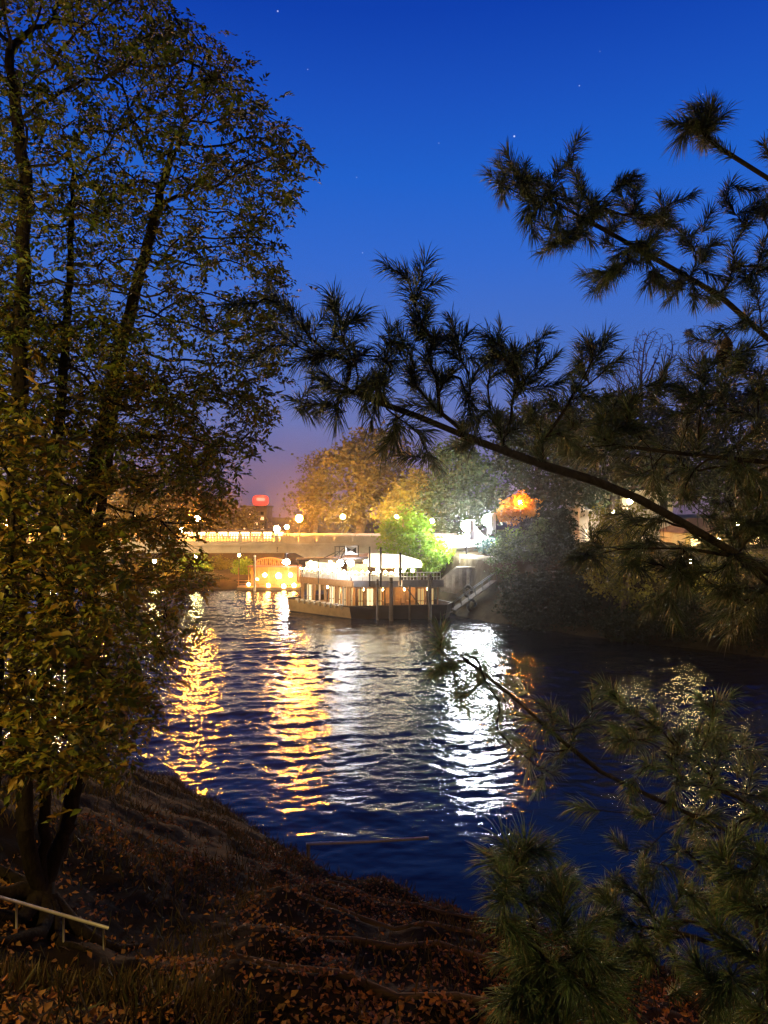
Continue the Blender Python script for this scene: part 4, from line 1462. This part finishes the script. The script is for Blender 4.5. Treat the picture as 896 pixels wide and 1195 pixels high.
tent = thing('marquee_tent', 'white peaked marquee glaring under the floodlights on the right bank', 'tent', tuple(P(552, 645, 87)))
tm = MB()
apex = P(552, 611, 87)
c4 = [P(524, 636, 84.5), P(578, 633, 84.5), P(578, 632, 90), P(526, 635, 90)]
for i in range(4):
    a, b_ = c4[i], c4[(i + 1) % 4]
    mid0, mid1 = (a * .5 + apex * .5) - (0, 0, .35), (b_ * .5 + apex * .5) - (0, 0, .35)
    tm.poly([a, b_, mid1, mid0])
    tm.poly([mid0, mid1, apex])
    tm.poly([a - (0, 0, .35), b_ - (0, 0, .35), b_, a])
tm.build('canopy', 'canvas', tent)
for c in c4:
    gz = float(far_z(np.array([[c[0]]]), np.array([[c[1]]]))[0, 0])
    MB().bar((c[0], c[1], gz), c, .12).build('pole', 'white_paint', tent)

FL = 'white floodlights by the tent'


def flood(x, y, Y, lb, r_, mat, aim=(-.3, -.8, -.5)):
    p = P(x, y, Y)
    gz = float(far_z(np.array([[p[0]]]), np.array([[p[1]]]))[0, 0])
    o = thing('floodlight', lb, 'floodlight', (p[0], p[1], gz), FL)
    MB().tube([(p[0], p[1] + .5, gz), (p[0], p[1] + .5, p[2] + .3)], [.08, .05], 8).build('post', 'dark_metal', o)
    MB().bar((p[0], p[1] + .5, p[2]), (p[0], p[1] + .1, p[2]), .1).build('bracket', 'dark_metal', o)
    hd = MB()
    for i in range(7):                                   # shade plate that keeps the light off the bushes to the right
        a0, a1 = R(-80 + i * 22), R(-80 + (i + 1) * 22)
        hd.slab([(p[0] + 1.02 * r_ * 1.3 * math.cos(a), p[1] + 1.02 * r_ * 1.3 * math.sin(a), z_) for a, z_ in ((a0, p[2] - r_ * 2.4), (a1, p[2] - r_ * 2.4), (a1, p[2] + r_ * 1.1), (a0, p[2] + r_ * 1.1))], .03)
    hd.build('shade', 'white_paint', o)
    MB().ball(p, r_, 12, 8).build('lamp', mat, o, True)


flood(545, 614, 80.0, 'white floodlight at the peak of the tent, left of the other one', .60, 'flood_white')
flood(569.5, 607, 83, 'white floodlight on a tall post right of the tent', .62, 'flood_white')
street_lamp(504, 608, 90, 'small whitish street lamp between the lime tree and the tent', 5.5, .24, 'pale_lamp', 'lamps on the right bank')
street_lamp(607, 586, 83.3, 'orange lamp shining inside the small maple', 5.6, .22, 'sodium', 'lamps on the right bank')
street_lamp(463, 603, 96, 'orange lamp half hidden in the leaves above the right end of the bridge', 5.5, .24, 'sodium_pale', 'lamps on the right bank')
street_lamp(735, 585, 78, 'street lamp hidden in the dark trees before the pale house', 5.8, .26, 'yellow_lamp', 'lamps on the right bank')
street_lamp(806, 655, 57.8, 'small added lamp low on the right bank, lighting the weeping tree', 1.2, .17, 'yellow_lamp', 'lamps on the right bank')  # added to light the weeping tree from the front
street_lamp(716, 598, 86.5, 'added pale lamp brightening the front of the pale house, right of the orange maple', 5.8, .24, 'pale_lamp', 'lamps on the right bank')  # added close to the wall to brighten the pale house
street_lamp(838, 630, 79.5, 'added yellow lamp brightening the front of the low yellow house', 5.8, .22, 'yellow_lamp', 'lamps on the right bank')  # added near the wall so the yellow house stands out brighter
street_lamp(862, 612, 72, 'street lamp behind the dark trees at the right edge', 5.8, .24, 'yellow_lamp', 'lamps on the right bank')
street_lamp(400, 603, 104, 'added orange lamp behind the boat sign, lighting the russet tree', 5.0, .28, 'sodium_pale', 'lamps on the right bank')  # added to brighten the russet tree from below


def house(nm, lb, x0, x1, ytop, Y, matn, rows, cols, litname, roofh):
    X0, X1 = (x0 - CX) / F * Y, (x1 - CX) / F * Y
    zt_ = HC + (CY - ytop) / F * Y
    zb = 5.2
    o = thing(nm, lb, 'house', ((X0 + X1) / 2, Y, zb))
    MB().box(((X0 + X1) / 2, Y + 4, (zt_ + zb) / 2), (X1 - X0, 8, zt_ - zb)).build('wall', matn, o)
    rb = MB()
    n = len(rb.v)
    rb.v += [(X0 - .4, Y - .4, zt_), (X1 + .4, Y - .4, zt_), (X1 + .4, Y + 8.4, zt_), (X0 - .4, Y + 8.4, zt_), (X0 + 2, Y + 4, zt_ + roofh), (X1 - 2, Y + 4, zt_ + roofh)]
    rb.f += [(0, 1, 5, 4), (1, 2, 5), (2, 3, 4, 5), (3, 0, 4), (3, 2, 1, 0)]
    rb.build('roof', 'roof_tile', o)
    for i in range(cols):
        for j in range(rows):
            wx = X0 + (X1 - X0) * (i + .5) / cols
            wz = zb + (zt_ - zb) * (j + .55) / rows
            fo = MB().box((wx, Y - .03, wz), (1.15, .12, 1.5)).build('window', 'white_paint', o)
            MB().box((wx, Y - .10, wz), (.95, .06, 1.3)).build('pane', litname if (i + j) % 3 == 0 else 'window_dark', fo)
    return o


house('pale_house', 'pale plastered house lit up behind the dark pine boughs', 676, 785, 572, 92, 'cream_plaster', 2, 5, 'window_lit', 1.8)
house('yellow_house', 'low yellow lit house behind the trees at the right edge', 800, 960, 622, 84, 'ochre_plaster', 1, 7, 'window_warm', 1.6)

# ------------------------------------------------------------------ near bank: rails, logs, stones, litter, grass
hr = thing('handrail', 'slanting metal handrail in the lower left corner', 'handrail', tuple(P(60, 1135, 9.6)))
ra_, rb_ = P(-60, 1030, 9.2), P(126, 1083, 10.2)
MB().tube([ra_, rb_], .022, 8).build('rail', 'galvanised', hr, True)
for f_ in (.40, .70, .97):
    q = ra_ + (rb_ - ra_) * f_
    gz = float(near_z(np.array([[q[0]]]), np.array([[q[1]]]))[0, 0])
    MB().tube([(q[0], q[1], gz - .2), (q[0], q[1], q[2])], .014, 6).build('post', 'galvanised', hr, True)
rr = thing('river_rail', 'thin metal rail reaching out over the water from the near bank', 'railing', tuple(P(360, 1020, 20.3)))
q0, q1 = P(357, 985, 20.3), P(500, 978, 20.9)
MB().tube([q0, (q0 + q1) / 2 - np.array([0, 0, .02]), q1], .042, 8).build('rail', 'galvanised', rr, True)
gz = float(near_z(np.array([[q0[0]]]), np.array([[q0[1]]]))[0, 0])
MB().tube([(q0[0] + .06, q0[1], gz - .3), (q0[0] + .06, q0[1], q0[2])], .05, 8).build('post', 'galvanised', rr, True)

for i, Yb in enumerate((9.25, 11.7, 14.15, 16.6)):
    lg = MB()
    pts = []
    for x_ in np.linspace(-1.9 + .2 * i, 3.6 - .3 * i, 9):
        yy = Yb - .16 * x_
        zz = float(near_z(np.array([[x_]]), np.array([[yy - .12]]))[0, 0])
        pts.append((x_, yy, zz - .02 + rng.normal(0, .012)))
    lg.tube(pts, [.07 + rng.normal(0, .004) for _ in pts], 8)
    tag(lg.build('step_log', 'logs', None, True), ('log edging the nearest earth terrace', 'log edging the second earth terrace from the camera', 'log edging the third earth terrace from the camera', 'log edging the earth terrace closest to the water')[i], 'log', 'logs edging the terraces')
for i, (x_, y_, Y, s_, lb) in enumerate(((388, 1040, 19.6, .30, 'pale squared stone on the shore below the thin rail'), (372, 1032, 19.9, .22, 'smaller stone beside the squared one under the rail'))):
    q = P(x_, y_, Y)
    gz = float(near_z(np.array([[q[0]]]), np.array([[q[1]]]))[0, 0])
    sm = MB().ball((q[0], q[1], gz + s_ * .2), s_, 9, 6, (1.2, .9, .7))
    rs_ = np.random.default_rng(i)
    sm.v = [tuple(np.array(v) + rs_.normal(0, s_ * .09, 3)) for v in sm.v]
    tag(sm.build('stone', 'stone'), lb, 'stone')

# leaf litter
N = 42000
lx_ = rng.uniform(-5.5, 5.5, N)
ly_ = 5.4 + 15.6 * rng.uniform(0, 1, N) ** 1.2
keep = (ly_ < np.interp(lx_, NSX, NSY) - .3) & (rng.uniform(0, 1, N) < np.clip(.30 + .7 * vnoise(lx_ * .8, ly_ * .8, 60) + .35 * (lx_ > -2.4) + .5 * (ly_ < 8.3), .08, 1))
lx_, ly_ = lx_[keep], ly_[keep]
lz_ = near_z(lx_, ly_) + rng.uniform(.005, .05, len(lx_))
pp = np.stack([lx_, ly_, lz_], 1)
n_ = len(pp)
V, Ft = leaf_geo(pp, unit(rng.normal(0, 1, (n_, 3)) * np.array([1, 1, .35])), unit(rng.normal(0, .45, (n_, 3)) + np.array([0, 0, 1])), rng.uniform(.05, .13, n_), rng.uniform(.035, .08, n_), .3)
tag(mesh_np('fallen_leaves', V, Ft, 'litter'), 'brown fallen leaves strewn over the earth terraces of the near bank', 'leaves', None, 'stuff')
# grass and weeds
N = 46000
gx = np.concatenate([rng.uniform(-11, 7, N - 6000), rng.uniform(-4.6, -1.2, 6000)])
gy = np.concatenate([rng.uniform(6.0, 30, N - 6000), rng.uniform(5.6, 8.6, 6000)])
sh = np.interp(gx, NSX, NSY)
dens = vnoise(gx * .7, gy * .7, 70)
keep = (gy < sh - .1) & ((dens > .15) | (gy > sh - 1.3) | (rng.uniform(0, 1, N) < .15) | ((gy < 8.8) & (gx < -1.4) & (dens > -.15) & (rng.uniform(0, 1, N) < .5)))
gx, gy = gx[keep], gy[keep]
pp = np.stack([gx, gy, near_z(gx, gy) - .01], 1)
n_ = len(pp)
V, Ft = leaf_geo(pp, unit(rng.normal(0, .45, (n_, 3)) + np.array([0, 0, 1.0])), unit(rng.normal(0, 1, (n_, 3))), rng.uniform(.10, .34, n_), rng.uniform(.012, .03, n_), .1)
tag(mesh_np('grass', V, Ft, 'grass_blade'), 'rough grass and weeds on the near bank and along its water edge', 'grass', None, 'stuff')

# ------------------------------------------------------------------ damp evening air
hz = MB().box((0, 180, 15), (560, 420, 44)).build('haze', None)
hm_ = bpy.data.materials.new('haze')
hm_.use_nodes = True
ht = hm_.node_tree
ht.nodes.clear()
ho = ht.nodes.new('ShaderNodeOutputMaterial')
hv = ht.nodes.new('ShaderNodeVolumePrincipled')
hv.inputs['Color'].default_value = (.9, .88, .86, 1)
hv.inputs['Density'].default_value = .00036
hv.inputs['Anisotropy'].default_value = .9
ht.links.new(hv.outputs[0], ho.inputs['Volume'])
hz.data.materials.append(hm_)
tag(hz, 'damp evening air over the river', None, None, 'stuff')
